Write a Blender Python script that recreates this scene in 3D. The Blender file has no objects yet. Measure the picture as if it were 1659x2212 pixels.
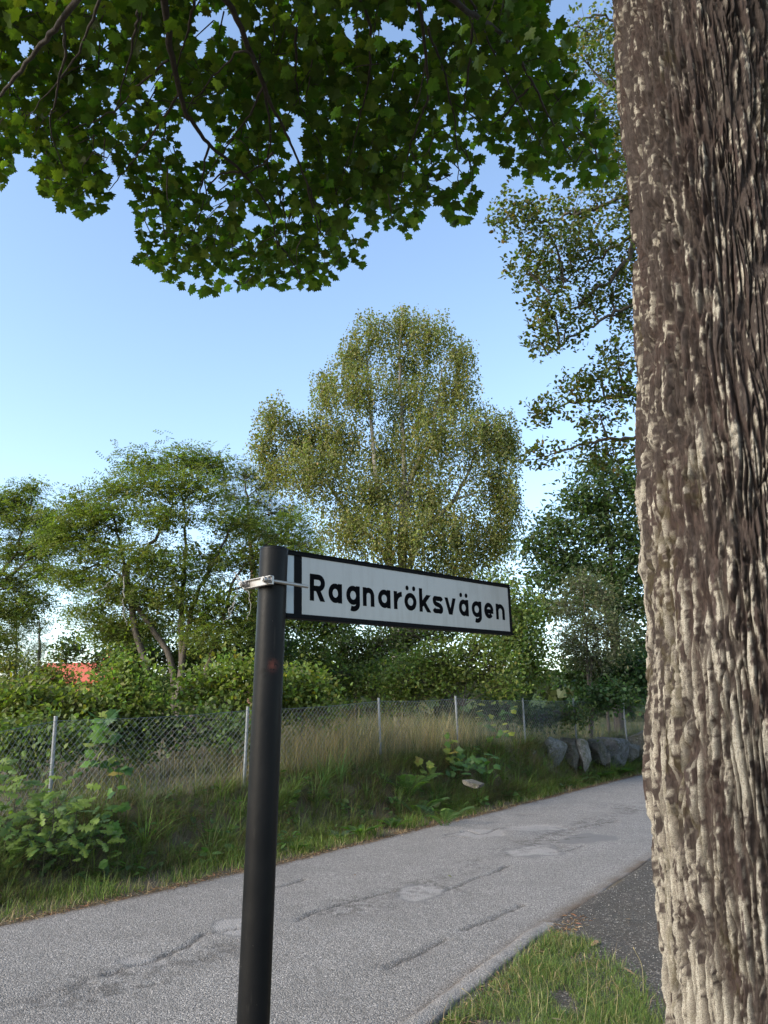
import bpy, math, random
import numpy as np
R = math.radians
rng = np.random.default_rng(7)
random.seed(7)
SC = bpy.context.scene
COL = SC.collection

# ------------------------------------------------------------------ camera
PITCH, FPX, IW, IH, CAMZ = R(15.5), 1642.0, 1659.0, 2212.0, 1.5
cam = bpy.data.cameras.new("camera")
cam.sensor_fit = 'VERTICAL'; cam.sensor_height = 36.0
cam.lens = FPX / IH * 36.0
cam.clip_start = 0.05; cam.clip_end = 3000
camo = bpy.data.objects.new("camera", cam); COL.objects.link(camo)
camo.location = (0, 0, CAMZ); camo.rotation_euler = (R(90) + PITCH, 0, 0)
SC.camera = camo

# ------------------------------------------------------------------ sky, sun, exposure
SUN_AZ, SUN_EL = R(-120), R(27)            # azimuth clockwise from +Y
world = bpy.data.worlds.new("World"); SC.world = world; world.use_nodes = True
wn = world.node_tree.nodes; wl = world.node_tree.links
sky = wn.new('ShaderNodeTexSky'); sky.sky_type = 'NISHITA'; sky.sun_disc = False
sky.sun_elevation = SUN_EL; sky.sun_rotation = SUN_AZ % (2 * math.pi)
sky.air_density = 1.0; sky.dust_density = .9; sky.ozone_density = .9
wl.new(sky.outputs[0], wn['Background'].inputs[0]); wn['Background'].inputs[1].default_value = 0.15
sl = bpy.data.lights.new("sun", 'SUN'); sl.energy = 2.2; sl.angle = R(28); sl.color = (1.0, 0.93, 0.82)
so = bpy.data.objects.new("sun", sl); COL.objects.link(so)
so.rotation_euler = (R(90) - SUN_EL, 0, math.pi - SUN_AZ)
vs = SC.view_settings
vs.view_transform = 'Standard'; vs.look = 'None'; vs.gamma = 1.0; vs.use_curve_mapping = False
vs.exposure = 1.42
SC.cycles.max_bounces = 8; SC.cycles.transparent_max_bounces = 8

# ------------------------------------------------------------------ helpers: numbers
cp, sp = math.cos(PITCH), math.sin(PITCH)
def ray(px, py):
    a = (px - IW / 2) / FPX; b = (IH / 2 - py) / FPX
    return np.array([a, cp - b * sp, sp + b * cp])
def W(px, py, Y):
    d = ray(px, py); t = Y / d[1]
    return np.array([d[0] * t, Y, CAMZ + d[2] * t])
def project(P):
    P = np.asarray(P, float); x = P[..., 0]; y = P[..., 1]; z = P[..., 2] - CAMZ
    dep = y * cp + z * sp; up = -y * sp + z * cp
    dep = np.where(dep < 0.05, 0.05, dep)
    return IW / 2 + FPX * x / dep, IH / 2 - FPX * up / dep, dep
def hash2(ix, iy, k=0):
    h = (ix.astype(np.int64) * 374761393 + iy.astype(np.int64) * 668265263 + k * 1274126177) & 0xffffffff
    h = ((h ^ (h >> 13)) * 1274126177) & 0xffffffff
    h = ((h ^ (h >> 16)) * 2246822519) & 0xffffffff
    return ((h ^ (h >> 15)) & 0xffffff) / float(0xffffff)
def noise(x, y, k=0):
    x = np.asarray(x, float); y = np.asarray(y, float)
    ix = np.floor(x); iy = np.floor(y); fx = x - ix; fy = y - iy
    ix = ix.astype(np.int64); iy = iy.astype(np.int64)
    ux = fx * fx * (3 - 2 * fx); uy = fy * fy * (3 - 2 * fy)
    a = hash2(ix, iy, k); b = hash2(ix + 1, iy, k); c = hash2(ix, iy + 1, k); d = hash2(ix + 1, iy + 1, k)
    return (a + (b - a) * ux + (c - a) * uy + (a - b - c + d) * ux * uy)
def fbm(x, y, o=4, k=0):
    s = 0; a = 0.5; x = np.asarray(x, float); y = np.asarray(y, float)
    for i in range(o):
        s = s + a * noise(x, y, k + i); x = x * 2.03 + 7.1; y = y * 2.03 + 3.7; a *= 0.5
    return s / (1 - 0.5 ** o)
def worley(x, y, k=0, jit=0.9):
    ix = np.floor(x).astype(np.int64); iy = np.floor(y).astype(np.int64)
    f1 = np.full(x.shape, 9.0); f2 = np.full(x.shape, 9.0); cid = np.zeros(x.shape)
    for i in (-1, 0, 1):
        for j in (-1, 0, 1):
            cx = ix + i; cy = iy + j
            dx = cx + .5 + jit * (hash2(cx, cy, k) - .5) - x; dy = cy + .5 + jit * (hash2(cx, cy, k + 5) - .5) - y
            d = np.sqrt(dx * dx + dy * dy); c = hash2(cx, cy, k + 9)
            near = d < f1
            f2 = np.where(near, f1, np.minimum(f2, d)); cid = np.where(near, c, cid); f1 = np.where(near, d, f1)
    return f1, f2, cid
def sstep(a, b, x):
    t = np.clip((np.asarray(x, float) - a) / (b - a), 0, 1); return t * t * (3 - 2 * t)
def unit(v):
    return v / np.maximum(np.linalg.norm(v, axis=-1, keepdims=True), 1e-9)
def catmull(P, n=6):
    P = [np.asarray(p, float) for p in P]; P = [2 * P[0] - P[1]] + P + [2 * P[-1] - P[-2]]; out = []
    for i in range(1, len(P) - 2):
        a, b, c, d = P[i - 1:i + 3]
        for t in np.linspace(0, 1, n, endpoint=False):
            out.append(.5 * (2 * b + (c - a) * t + (2 * a - 5 * b + 4 * c - d) * t * t + (3 * b - a - 3 * c + d) * t ** 3))
    out.append(P[-2]); return np.array(out)

# ------------------------------------------------------------------ helpers: objects
TRI = [0]
def link(name, me, mat=None, parent=None):
    o = bpy.data.objects.new(name, me); COL.objects.link(o)
    if mat is not None and me is not None and not me.materials: me.materials.append(mat)
    if parent is not None: o.parent = parent
    return o
def mesh(name, V, F, mat=None, tint=None, smooth=False, attr=None):
    """F: (n,3) or (n,4) int array, or list of such arrays"""
    V = np.asarray(V, np.float32)
    Fs = F if isinstance(F, list) else [F]
    Fs = [np.asarray(f, np.int32) for f in Fs if len(f)]
    me = bpy.data.meshes.new(name)
    me.vertices.add(len(V)); me.vertices.foreach_set('co', V.ravel())
    li = np.concatenate([f.ravel() for f in Fs])
    tot = np.concatenate([np.full(len(f), f.shape[1], np.int32) for f in Fs])
    st = np.concatenate([[0], np.cumsum(tot)[:-1]]).astype(np.int32)
    me.loops.add(len(li)); me.loops.foreach_set('vertex_index', li)
    me.polygons.add(len(tot)); me.polygons.foreach_set('loop_start', st)
    try: me.polygons.foreach_set('loop_total', tot)
    except Exception: pass
    me.polygons.foreach_set('use_smooth', np.full(len(tot), smooth, bool))
    if tint is not None: add_attr(me, 'tint', tint)
    if attr:
        for k, v in attr.items(): add_attr(me, k, v)
    me.update(calc_edges=True); me.validate()
    if mat is not None: me.materials.append(mat)
    TRI[0] += int((tot - 2).sum())
    return me
def add_attr(me, name, c):
    c = np.asarray(c, np.float32)
    if c.ndim == 1: c = np.stack([c, c, c], 1)
    a = me.attributes.new(name, 'FLOAT_COLOR', 'POINT')
    a.data.foreach_set('color', np.concatenate([c[:, :3], np.ones((len(c), 1), np.float32)], 1).ravel())
def obj(name, V, F, mat, parent=None, **kw):
    return link(name, mesh(name, V, F, mat, **kw), None, parent)
def tag(o, label=None, cat=None, group=None, kind=None):
    if label: o['label'] = label
    if cat: o['category'] = cat
    if group: o['group'] = group
    if kind: o['kind'] = kind
    return o
def thing(name, label, cat, loc=(0, 0, 0), group=None):
    o = bpy.data.objects.new(name, None); COL.objects.link(o); o.location = loc; o.empty_display_size = .1
    return tag(o, label, cat, group)
def put(o, root):                       # parent keeping world coordinates of the mesh data
    o.parent = root; o.matrix_parent_inverse.identity()
    o.location = -np.array(root.location); return o
class MB:
    def __init__(s): s.V = []; s.F3 = []; s.F4 = []; s.T = []; s.n = 0
    def add(s, V, F, tint=None):
        V = np.asarray(V, float); F = np.asarray(F, int)
        (s.F3 if F.shape[1] == 3 else s.F4).append(F + s.n)
        s.V.append(V); s.n += len(V)
        s.T.append(np.broadcast_to(np.asarray(tint if tint is not None else (1, 1, 1), float), (len(V), 3)))
    def tube(s, P, r, n=6, tint=None, cap=True):
        P = np.asarray(P, float); m = len(P); r = np.broadcast_to(np.asarray(r, float), (m,))
        T = unit(np.gradient(P, axis=0)); ref = np.array([0, 0, 1.0])
        if abs(T[0] @ ref) > .8: ref = np.array([1.0, 0, 0])
        N = unit(np.cross(T, ref)); B = np.cross(T, N)
        a = np.linspace(0, 2 * math.pi, n, endpoint=False)
        V = P[:, None] + r[:, None, None] * (np.cos(a)[None, :, None] * N[:, None] + np.sin(a)[None, :, None] * B[:, None])
        idx = np.arange(m * n).reshape(m, n); j = np.roll(idx, -1, 1)
        F = np.stack([idx[:-1], j[:-1], j[1:], idx[1:]], -1).reshape(-1, 4)
        s.add(V.reshape(-1, 3), F, tint)
        if cap:
            for e, q in ((0, 1), (m - 1, -1)):
                k = s.n; ring = V[e]; s.add(np.vstack([ring, P[e:e + 1]]), [[(i + 1) % n, i, n] if q == 1 else [i, (i + 1) % n, n] for i in range(n)], tint)
    def box(s, c, ax, ay, az, tint=None):   # centre, half-axis vectors
        c, ax, ay, az = [np.asarray(v, float) for v in (c, ax, ay, az)]
        V = [c + i * ax + j * ay + k * az for i in (-1, 1) for j in (-1, 1) for k in (-1, 1)]
        s.add(V, [[0, 1, 3, 2], [4, 6, 7, 5], [0, 4, 5, 1], [2, 3, 7, 6], [0, 2, 6, 4], [1, 5, 7, 3]], tint)
    def build(s, name, mat, parent=None, root=None, smooth=False):
        F = []
        if s.F3: F.append(np.concatenate(s.F3))
        if s.F4: F.append(np.concatenate(s.F4))
        o = obj(name, np.concatenate(s.V), F, mat, parent, tint=np.concatenate(s.T), smooth=smooth)
        if root is not None: put(o, root)
        return o
def bevel(o, w, seg=2):
    m = o.modifiers.new('bevel', 'BEVEL'); m.width = w; m.segments = seg; m.limit_method = 'ANGLE'; return o

# ------------------------------------------------------------------ materials
def mat(name):
    m = bpy.data.materials.new(name); m.use_nodes = True
    nt = m.node_tree; return m, nt, nt.nodes['Principled BSDF'], nt.nodes['Material Output']
class NT:
    def __init__(s, nt): s.nt = nt
    def n(s, t, **k):
        x = s.nt.nodes.new(t)
        for a, b in k.items(): setattr(x, a, b)
        return x
    def l(s, a, b): s.nt.links.new(a, b)
    def coord(s, scale=(1, 1, 1)):
        g = s.n('ShaderNodeNewGeometry'); m = s.n('ShaderNodeMapping'); m.inputs['Scale'].default_value = scale
        s.l(g.outputs['Position'], m.inputs['Vector']); return m.outputs[0]
    def noise(s, vec, scale, detail=4, rough=.55):
        x = s.n('ShaderNodeTexNoise'); x.inputs['Scale'].default_value = scale; x.inputs['Detail'].default_value = detail
        x.inputs['Roughness'].default_value = rough; s.l(vec, x.inputs['Vector']); return x.outputs['Fac']
    def ramp(s, fac, pts, interp='LINEAR'):
        x = s.n('ShaderNodeValToRGB'); x.color_ramp.interpolation = interp; e = x.color_ramp.elements
        while len(e) < len(pts): e.new(0.5)
        for i, (p, c) in enumerate(pts):
            e[i].position = p; e[i].color = (*(c if hasattr(c, '__len__') else (c, c, c)), 1)
        s.l(fac, x.inputs[0]); return x.outputs[0]
    def mix(s, fac, a, b, mode='MIX'):
        x = s.n('ShaderNodeMix', data_type='RGBA', blend_type=mode)
        for sock, v in ((x.inputs[0], fac), (x.inputs[6], a), (x.inputs[7], b)):
            if hasattr(v, 'is_linked'): s.l(v, sock)
            else: sock.default_value = v if not hasattr(v, '__len__') else (*v, 1)
        return x.outputs[2]
    def math(s, op, a, b=0):
        x = s.n('ShaderNodeMath', operation=op)
        for i, v in enumerate((a, b)):
            if hasattr(v, 'is_linked'): s.l(v, x.inputs[i])
            else: x.inputs[i].default_value = v
        return x.outputs[0]
    def attr(s, name): x = s.n('ShaderNodeAttribute', attribute_name=name); return x
    def bump(s, h, strength, dist, bs):
        x = s.n('ShaderNodeBump'); x.inputs['Strength'].default_value = strength; x.inputs['Distance'].default_value = dist
        s.l(h, x.inputs['Height']); s.l(x.outputs[0], bs.inputs['Normal'])
def leaf_material(name, trans=0.35, rough=.5, tcol=(1.5, 1.75, .6), spec=.3):
    m, nt, b, out = mat(name); t = NT(nt)
    a = t.attr('tint').outputs['Color']
    t.l(a, b.inputs['Base Color']); b.inputs['Roughness'].default_value = rough
    b.inputs['Specular IOR Level'].default_value = spec
    tr = t.n('ShaderNodeBsdfTranslucent'); t.l(t.mix(1.0, a, tcol, 'MULTIPLY'), tr.inputs['Color'])
    mx = t.n('ShaderNodeMixShader'); mx.inputs[0].default_value = trans
    t.l(b.outputs[0], mx.inputs[1]); t.l(tr.outputs[0], mx.inputs[2]); t.l(mx.outputs[0], out.inputs[0])
    return m
LEAF = leaf_material('foliage_leaf', .42)
MLEAF = leaf_material('maple_leaf_blade', .45, .5, (1.6, 1.8, .5))
GRASSM = leaf_material('grass_blade', .3, .55, (1.3, 1.4, .7))
DRYM = leaf_material('dry_blade', .15, .8, (1.1, 1.0, .8), .1)
def bark_material(name, ca, cb, scale=18):
    m, nt, b, out = mat(name); t = NT(nt); v = t.coord((1, 1, .25))
    n = t.noise(v, scale, 6, .65)
    t.l(t.ramp(n, [(.3, ca), (.7, cb)]), b.inputs['Base Color']); b.inputs['Roughness'].default_value = .9
    t.bump(n, .6, .02, b); return m
BARK = bark_material('grey_bark', (.035, .028, .022), (.12, .10, .08))
BIRCHB = bark_material('birch_bark', (.07, .055, .042), (.34, .31, .27), 6)
PINEB = bark_material('pine_bark', (.06, .035, .025), (.15, .075, .045), 8)
TWIGM = bark_material('twig_bark', (.020, .016, .013), (.055, .043, .034), 30)
DEADM = bark_material('dead_twig', (.18, .17, .15), (.32, .30, .27), 30)

# ------------------------------------------------------------------ terrain
AZ = R(34.0)
U = np.array([math.sin(AZ), math.cos(AZ)]); VV = np.array([-math.cos(AZ), math.sin(AZ)])
VL = 6.04
def sv(x, y): return x * U[0] + y * U[1], x * VV[0] + y * VV[1]
def xy(s, v): return s * U[0] + v * VV[0], s * U[1] + v * VV[1]
def g(s):
    q = np.clip(np.asarray(s, float) - 6.0, 0, 60.0); return .017 * q * q / (q + 2.0)
def vR(s): return np.interp(s, [-20, 0, 3.84, 6.22, 9.4, 30], [2.0, 2.12, 2.33, 2.57, 2.67, 2.75])
def edge_noise(s): return .09 * (fbm(np.asarray(s, float) * 1.3, np.zeros_like(np.asarray(s, float)) + 3.3, 4, 11) - .5)
def foff(s): return np.interp(s, [5.3, 8.2, 11, 13.4, 16, 18.7, 21.5, 26], [2.0, 1.83, 1.52, 1.31, 1.06, .98, .80, .8])
def fbase(s): return np.interp(s, [-5, 5.3, 8.2, 11, 13.4, 16, 18.7, 21.5, 40], [.42, .5, .63, .76, .80, .82, .80, .76, .6])
def H(x, y):
    x = np.asarray(x, float); y = np.asarray(y, float); s, v = sv(x, y); o = v - VL; fo = foff(s)
    z = g(s)
    steep = np.interp(s, [13, 17], [.30, .5])
    z = z + fbase(s) * sstep(steep * fo, fo * 1.02, o) + .03 * np.clip(o, 0, 1) + .12 * sstep(fo, fo + 6, o)
    bump = (fbm(x * 1.1, y * 1.1, 4, 21) - .5)
    z = z + bump * .22 * sstep(.35, 1.0, o) * (1 - sstep(30, 60, np.abs(o))) 
    rr = vR(s) - v
    z = z + (fbm(x * 2.3, y * 2.3, 4, 31) - .5) * .05 * sstep(.0, .6, rr) - .02 * sstep(0, .25, rr)
    inside = sstep(0.02, .2, VL - v) * sstep(0.02, .2, v - vR(s))
    return z - .06 * inside
def ground(px, py):
    d = ray(px, py); t = 1.0
    for _ in range(60):
        p = d * t; s, v = sv(p[0], p[1]); zz = float(g(s)) if (v < VL) else float(H(p[0], p[1]))
        t = max(.5, t + (CAMZ + p[2] - zz) / (-d[2] if d[2] < -.02 else .02) * .7)
    p = d * t; return np.array([p[0], p[1], CAMZ + p[2]])

def warp(a, b, n, k):
    u = np.linspace(-1, 1, n); return np.sinh(u * k) / math.sinh(k)
sg = np.concatenate([-np.geomspace(800, 5, 26), np.arange(-4.5, 34, .2), np.geomspace(35, 900, 28)])
vg = np.concatenate([-np.geomspace(800, 4, 26), np.arange(-3.8, 12.5, .14), np.geomspace(12.9, 900, 36)])
S_, V_ = np.meshgrid(sg, vg, indexing='ij'); X_, Y_ = xy(S_, V_)
Z_ = H(X_, Y_)
def gridF(n, m):
    i = np.arange(n * m).reshape(n, m); return np.stack([i[:-1, :-1], i[1:, :-1], i[1:, 1:], i[:-1, 1:]], -1).reshape(-1, 4)
m, nt, b, out = mat('soil_ground'); t = NT(nt); v = t.coord()
n1 = t.noise(v, 3.0, 5); n2 = t.noise(v, 60, 3)
c = t.mix(n1, (.050, .036, .022), (.105, .080, .048)); c = t.mix(t.math('MULTIPLY', n2, .6), c, (.11, .085, .05))
t.l(c, b.inputs['Base Color']); b.inputs['Roughness'].default_value = .95; t.bump(n2, .7, .02, b)
SOIL = m
o = obj('ground', np.stack([X_, Y_, Z_], -1).reshape(-1, 3), gridF(*X_.shape), SOIL, smooth=True)
tag(o, 'brown soil under the grass bank and the trees', kind='structure')

# road ------------------------------------------------------------
def wpt(px, py): p = ground(px, py); return sv(p[0], p[1])
rs = np.concatenate([np.linspace(-60, -1.2, 30), np.arange(-1, 17, .032), np.arange(17.05, 32, .11), np.linspace(33, 90, 30)])
rv = np.linspace(0, 1, 118)
RS, RT = np.meshgrid(rs, rv, indexing='ij')
LE = (VL + edge_noise(rs) + .02)[:, None]; RE = (vR(rs) + .8 * edge_noise(rs + 40) - .02)[:, None]
RV = RE + (LE - RE) * RT
RX, RY = xy(RS, RV)
RZ = g(RS) + .010 * (fbm(RX * .9, RY * .9, 3, 41) - .5) + .004
RZ = RZ - .05 * (sstep(.995, 1.0, RT) + sstep(.005, 0, RT))
light = np.zeros_like(RS); dark = np.zeros_like(RS); smoothg = np.zeros_like(RS)
def ell(px, py, rx, ry):
    s0, v0 = wpt(px, py); sa, va = wpt(px + rx, py); sb, vb = wpt(px, py - ry); sc_, vc = wpt(px, py + ry)
    A = np.array([[sa - s0, (sb - sc_) / 2], [va - v0, (vb - vc) / 2]]); B = np.linalg.inv(A)
    ds = RS - s0; dv = RV - v0; a = B[0, 0] * ds + B[0, 1] * dv; bb = B[1, 0] * ds + B[1, 1] * dv
    wob = (fbm(RX * 4, RY * 4, 4, 51) - .5) * 1.1
    return np.sqrt(a * a + bb * bb) + wob
for (px, py, rx, ry, kind) in [(905, 1930, 56, 25, 1), (1148, 1838, 66, 16, 1), (1270, 1813, 60, 12, 2), (520, 2000, 70, 20, 1), (300, 2075, 60, 10, 3), (1040, 1800, 60, 9, 3), (1180, 1790, 70, 8, 3)]:
    e = ell(px, py, rx, ry); inn = 1 - sstep(.86, 1.0, e); core = 1 - sstep(.72, .84, e)
    if kind == 1:
        light = np.maximum(light, .75 * core); smoothg = np.maximum(smoothg, inn * (1 - core)); RZ = RZ - .004 * core + .002 * inn
    elif kind == 2: smoothg = np.maximum(smoothg, inn); RZ = RZ + .003 * inn
    else: light = np.maximum(light, .55 * inn); RZ = RZ - .008 * inn
# ravelled band along the crown of the road
band = np.exp(-((RV - 4.15 - .25 * (fbm(RS * .35, RS * 0 + 1, 3, 61) - .5) * 2) / .34) ** 2)
rav = sstep(.47, .74, fbm(RX * 1.3, RY * 1.3, 4, 62) * .75 + band * .34)
rough = (fbm(RX * 28, RY * 28, 2, 63) - .5)
RZ = RZ + rav * rough * .014 - rav * .004
dark = np.maximum(dark, rav * sstep(.46, .60, fbm(RX * 16, RY * 16, 3, 64)) * .8)
def crack(pts, wdt=.028, deep=.016):
    global RZ, dark
    P = catmull([np.array(wpt(*q)) for q in pts], 10)
    lo = P.min(0) - .3; hi = P.max(0) + .3
    M = (RS > lo[0]) & (RS < hi[0]) & (RV > lo[1]) & (RV < hi[1])
    if not M.any(): return
    ss = RS[M]; vv2 = RV[M] + .05 * (fbm(RS[M] * 6, RV[M] * 6, 3, 71) - .5)
    dmin = np.full(ss.shape, 9.)
    for a, c2 in zip(P[:-1], P[1:]):
        ab = c2 - a; L2 = max(ab @ ab, 1e-9); tt = np.clip(((ss - a[0]) * ab[0] + (vv2 - a[1]) * ab[1]) / L2, 0, 1)
        dmin = np.minimum(dmin, np.hypot(ss - a[0] - tt * ab[0], vv2 - a[1] - tt * ab[1]))
    k = 1 - sstep(wdt * .35, wdt * 1.2, dmin * (.7 + .9 * noise(ss * 14, vv2 * 14, 72)))
    RZ[M] -= deep * k; dark[M] = np.maximum(dark[M], k * 1.0)
for q in ([(590, 1918), (625, 1912), (655, 1900)], [(545, 2003), (480, 2012), (440, 2018)], [(440, 2018), (400, 2045), (370, 2060)],
          [(960, 1805), (1010, 1795), (1040, 1802), (1075, 1790), (1120, 1787)], [(370, 2060), (330, 2075), (300, 2085), (225, 2105)],
          [(1190, 1842), (1230, 1836), (1260, 1826)], [(640, 1990), (700, 1965), (790, 1940), (850, 1925)],
          [(960, 1925), (1040, 1895), (1100, 1870)], [(960, 1810), (985, 1808), (1010, 1811)], [(1000, 2010), (1060, 1985), (1130, 1955)],
          [(840, 2090), (900, 2060), (960, 2030)], [(1200, 1795), (1270, 1783), (1330, 1775)]):
    crack(q)
dirt_edge = sstep(.16, .0, LE - RV) + sstep(.22, .0, RV - RE); dirt_edge = np.clip(dirt_edge * fbm(RX * 5, RY * 5, 4, 73) * 1.6, 0, 1)
m, nt, b, out = mat('old_asphalt'); t = NT(nt); v = t.coord()
w1 = t.attr('wear'); sep = t.n('ShaderNodeSeparateColor'); t.l(w1.outputs['Color'], sep.inputs[0])
w2 = t.attr('dirt').outputs['Color']
vor = t.n('ShaderNodeTexVoronoi'); vor.inputs['Scale'].default_value = 130; t.l(v, vor.inputs['Vector'])
vc = t.n('ShaderNodeSeparateColor'); t.l(vor.outputs['Color'], vc.inputs[0])
vor2 = t.n('ShaderNodeTexVoronoi'); vor2.inputs['Scale'].default_value = 70; t.l(v, vor2.inputs['Vector'])
vc2 = t.n('ShaderNodeSeparateColor'); t.l(vor2.outputs['Color'], vc2.inputs[0])
agg = t.ramp(vc.outputs[0], [(0, .045), (.35, .15), (.75, .28), (.93, .40), (1, .62)])
agg2 = t.ramp(vc2.outputs[1], [(0, .12), (.6, .23), (1, .40)])
c = t.mix(.3, agg, agg2); big = t.noise(v, 1.4, 6, .7)
c = t.mix(t.ramp(big, [(.40, 0), (.75, .5)]), c, (.135, .132, .128), 'MIX')
c = t.mix(sep.outputs[0], c, t.mix(vc.outputs[1], (.23, .235, .24), (.36, .36, .365)))
c = t.mix(sep.outputs[2], c, (.16, .163, .168))
c = t.mix(t.math('MULTIPLY', sep.outputs[1], t.ramp(vc.outputs[2], [(.2, .95), (.8, .3)])), c, (.055, .050, .045))
c = t.mix(1.0, c, (.96, .885, .82), 'MULTIPLY'); c = t.mix(w2, c, t.mix(vc.outputs[1], (.06, .042, .028), (.15, .105, .07)))
t.l(c, b.inputs['Base Color']); b.inputs['Roughness'].default_value = .82; b.inputs['Specular IOR Level'].default_value = .35
hgt = t.math('ADD', t.math('MULTIPLY', vor.outputs['Distance'], -1.2), t.math('MULTIPLY', vor2.outputs['Distance'], -1.0))
t.bump(hgt, .7, .008, b); ASPH = m
o = obj('road', np.stack([RX, RY, RZ], -1).reshape(-1, 3), gridF(*RS.shape), ASPH, smooth=True,
        attr={'wear': np.stack([light, dark, smoothg], -1).reshape(-1, 3), 'dirt': dirt_edge.ravel()})
tag(o, 'worn grey asphalt lane running uphill past the fence', kind='structure')

# asphalt lip along the near edge
ks = np.linspace(-3, 6.15, 240); kw = np.linspace(-1, 1, 15)
KS, KW = np.meshgrid(ks, kw, indexing='ij')
kc = vR(KS) + .02 + .02 * (fbm(KS * 2, KS * 0, 3, 81) - .5)
KVv = kc + KW * (.075 + .05 * (fbm(KS * 4, KW * .5 + 2, 4, 82) - .5)); KX, KY = xy(KS, KVv)
fade = sstep(6.15, 5.6, KS)
KZ = g(KS) + .004 + .030 * fade * (.8 + .4 * fbm(KS * 2.5, KS * 0, 3, 84)) * np.sqrt(np.clip(1 - KW ** 2, 0, 1)) + .012 * (fbm(KX * 18, KY * 18, 3, 83) - .5) - .03 * (np.abs(KW) > .98)
o = obj('kerb', np.stack([KX, KY, KZ], -1).reshape(-1, 3), gridF(*KS.shape), ASPH, smooth=True,
        attr={'wear': np.stack([KX * 0 + .25, KX * 0, KX * 0], -1).reshape(-1, 3), 'dirt': np.clip(sstep(.4, 1, np.abs(KW)) * .6, 0, 1).ravel()})
tag(o, 'raised rounded asphalt lip between lane and verge', kind='structure')

# gravel path on the near side
ps = np.arange(4.0, 13, .05); pw = np.linspace(0, 1, 60); PS, PW = np.meshgrid(ps, pw, indexing='ij')
pv1 = vR(PS) + .02 + .05 * (fbm(PS * 2.2, PS * 0 + 9, 4, 91) - .5); pv0 = pv1 - 2.6
PV = pv0 + (pv1 - pv0) * PW; PX, PY = xy(PS, PV)
PZ = H(PX, PY) + .012 + .012 * (fbm(PX * 22, PY * 22, 3, 92) - .5); PZ[:, -1] -= .03
m, nt, b, out = mat('dark_gravel'); t = NT(nt); v = t.coord()
vor = t.n('ShaderNodeTexVoronoi'); vor.inputs['Scale'].default_value = 85; t.l(v, vor.inputs['Vector'])
vc = t.n('ShaderNodeSeparateColor'); t.l(vor.outputs['Color'], vc.inputs[0])
c = t.ramp(vc.outputs[0], [(0, (.028, .022, .017)), (.6, (.058, .046, .036)), (.9, (.125, .105, .085)), (1, (.36, .32, .27))])
c = t.mix(t.ramp(t.noise(v, 1.6, 5), [(.35, 0), (.7, .7)]), c, (.05, .042, .030))
t.l(c, b.inputs['Base Color']); b.inputs['Roughness'].default_value = .9
t.bump(t.math('ADD', vor.outputs['Distance'], t.noise(v, 30, 4)), .8, .015, b); GRAV = m
o = obj('path', np.stack([PX, PY, PZ], -1).reshape(-1, 3), gridF(*PS.shape), GRAV, smooth=True)
tag(o, 'dark gravelly dirt path beside the lane and the big trunk', kind='structure')

# ------------------------------------------------------------------ leaf shapes
def fan(half, zc=.0, curl=.12, centre=(0, .38)):
    pts = [(x, y) for x, y in half]; pts += [(-x, y) for x, y in reversed(half[:-1]) if x > .015]
    P = [(centre[0], centre[1], .04)] + [(x, y, -curl * (abs(x) * 1.2 + (y - .4) ** 2 * .8)) for x, y in pts]
    n = len(pts); F = [(0, 1 + i, 1 + (i + 1) % n) for i in range(n)]
    return np.array(P), np.array(F)
T_MAPLE = fan([(0, 0), (.16, -.06), (.40, -.04), (.35, .11), (.60, .30), (.62, .40), (.43, .42), (.45, .60), (.24, .57), (.22, .78), (.10, .76), (0, 1.0)])
T_MAPLE_LO = fan([(0, 0), (.42, 0), (.34, .14), (.60, .38), (.25, .55), (0, 1.0)])
T_OAK = fan([(0, 0), (.04, .10), (.18, .19), (.07, .29), (.26, .43), (.09, .52), (.29, .68), (.12, .77), (.18, .90), (0, 1.0)], curl=.1, centre=(0, .5))
T_OAK_LO = fan([(0, 0), (.19, .2), (.10, .34), (.28, .52), (.15, .6), (.22, .85), (0, 1.0)], curl=.1, centre=(0, .5))
T_LEAF = (np.array([(0, 0, 0), (.30, .42, .06), (0, 1, -.05), (-.30, .42, .06)]), np.array([(0, 1, 2), (0, 2, 3)]))
T_LEAFR = (np.array([(0, 0, 0), (.34, .25, .05), (.33, .65, .05), (0, 1, -.06), (-.33, .65, .05), (-.34, .25, .05)]), np.array([(0, 1, 2), (0, 2, 3), (0, 3, 4), (0, 4, 5)]))
T_NARROW = (np.array([(0, 0, 0), (.15, .45, .04), (0, 1, -.1), (-.15, .45, .04)]), np.array([(0, 1, 2), (0, 2, 3)]))
def pinnate(n=6, curl=.25):
    V = []; F = []
    for i in range(n):
        y = .12 + .8 * i / (n - 1); L = .26 * (1 - .35 * abs(i / (n - 1) - .45))
        for s_ in (-1, 1):
            k = len(V); z0 = -curl * y * y
            V += [(0, y, z0), (s_ * L * .5, y + .02, z0 + .02), (s_ * L, y + .10, z0 - .04), (s_ * L * .45, y + .13, z0 + .02)]
            F += [(k, k + 1, k + 2), (k, k + 2, k + 3)] if s_ > 0 else [(k, k + 2, k + 1), (k, k + 3, k + 2)]
    k = len(V); V += [(0, .92, -curl * .85), (.06, 1.02, -curl), (0, 1.16, -curl * 1.2), (-.06, 1.02, -curl)]; F += [(k, k + 1, k + 2), (k, k + 2, k + 3)]
    return np.array(V), np.array(F)
T_PIN = pinnate(4)
def needles(n=9):
    V = []; F = []
    for i in range(n):
        a = i / n * 2 * math.pi; d = np.array([math.cos(a) * .55, .75, math.sin(a) * .55]); k = len(V)
        V += [(0.02, 0, 0), (-.02, 0, .01), tuple(d)]; F += [(k, k + 1, k + 2)]
    return np.array(V), np.array(F)
T_NEEDLE = needles()
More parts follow.
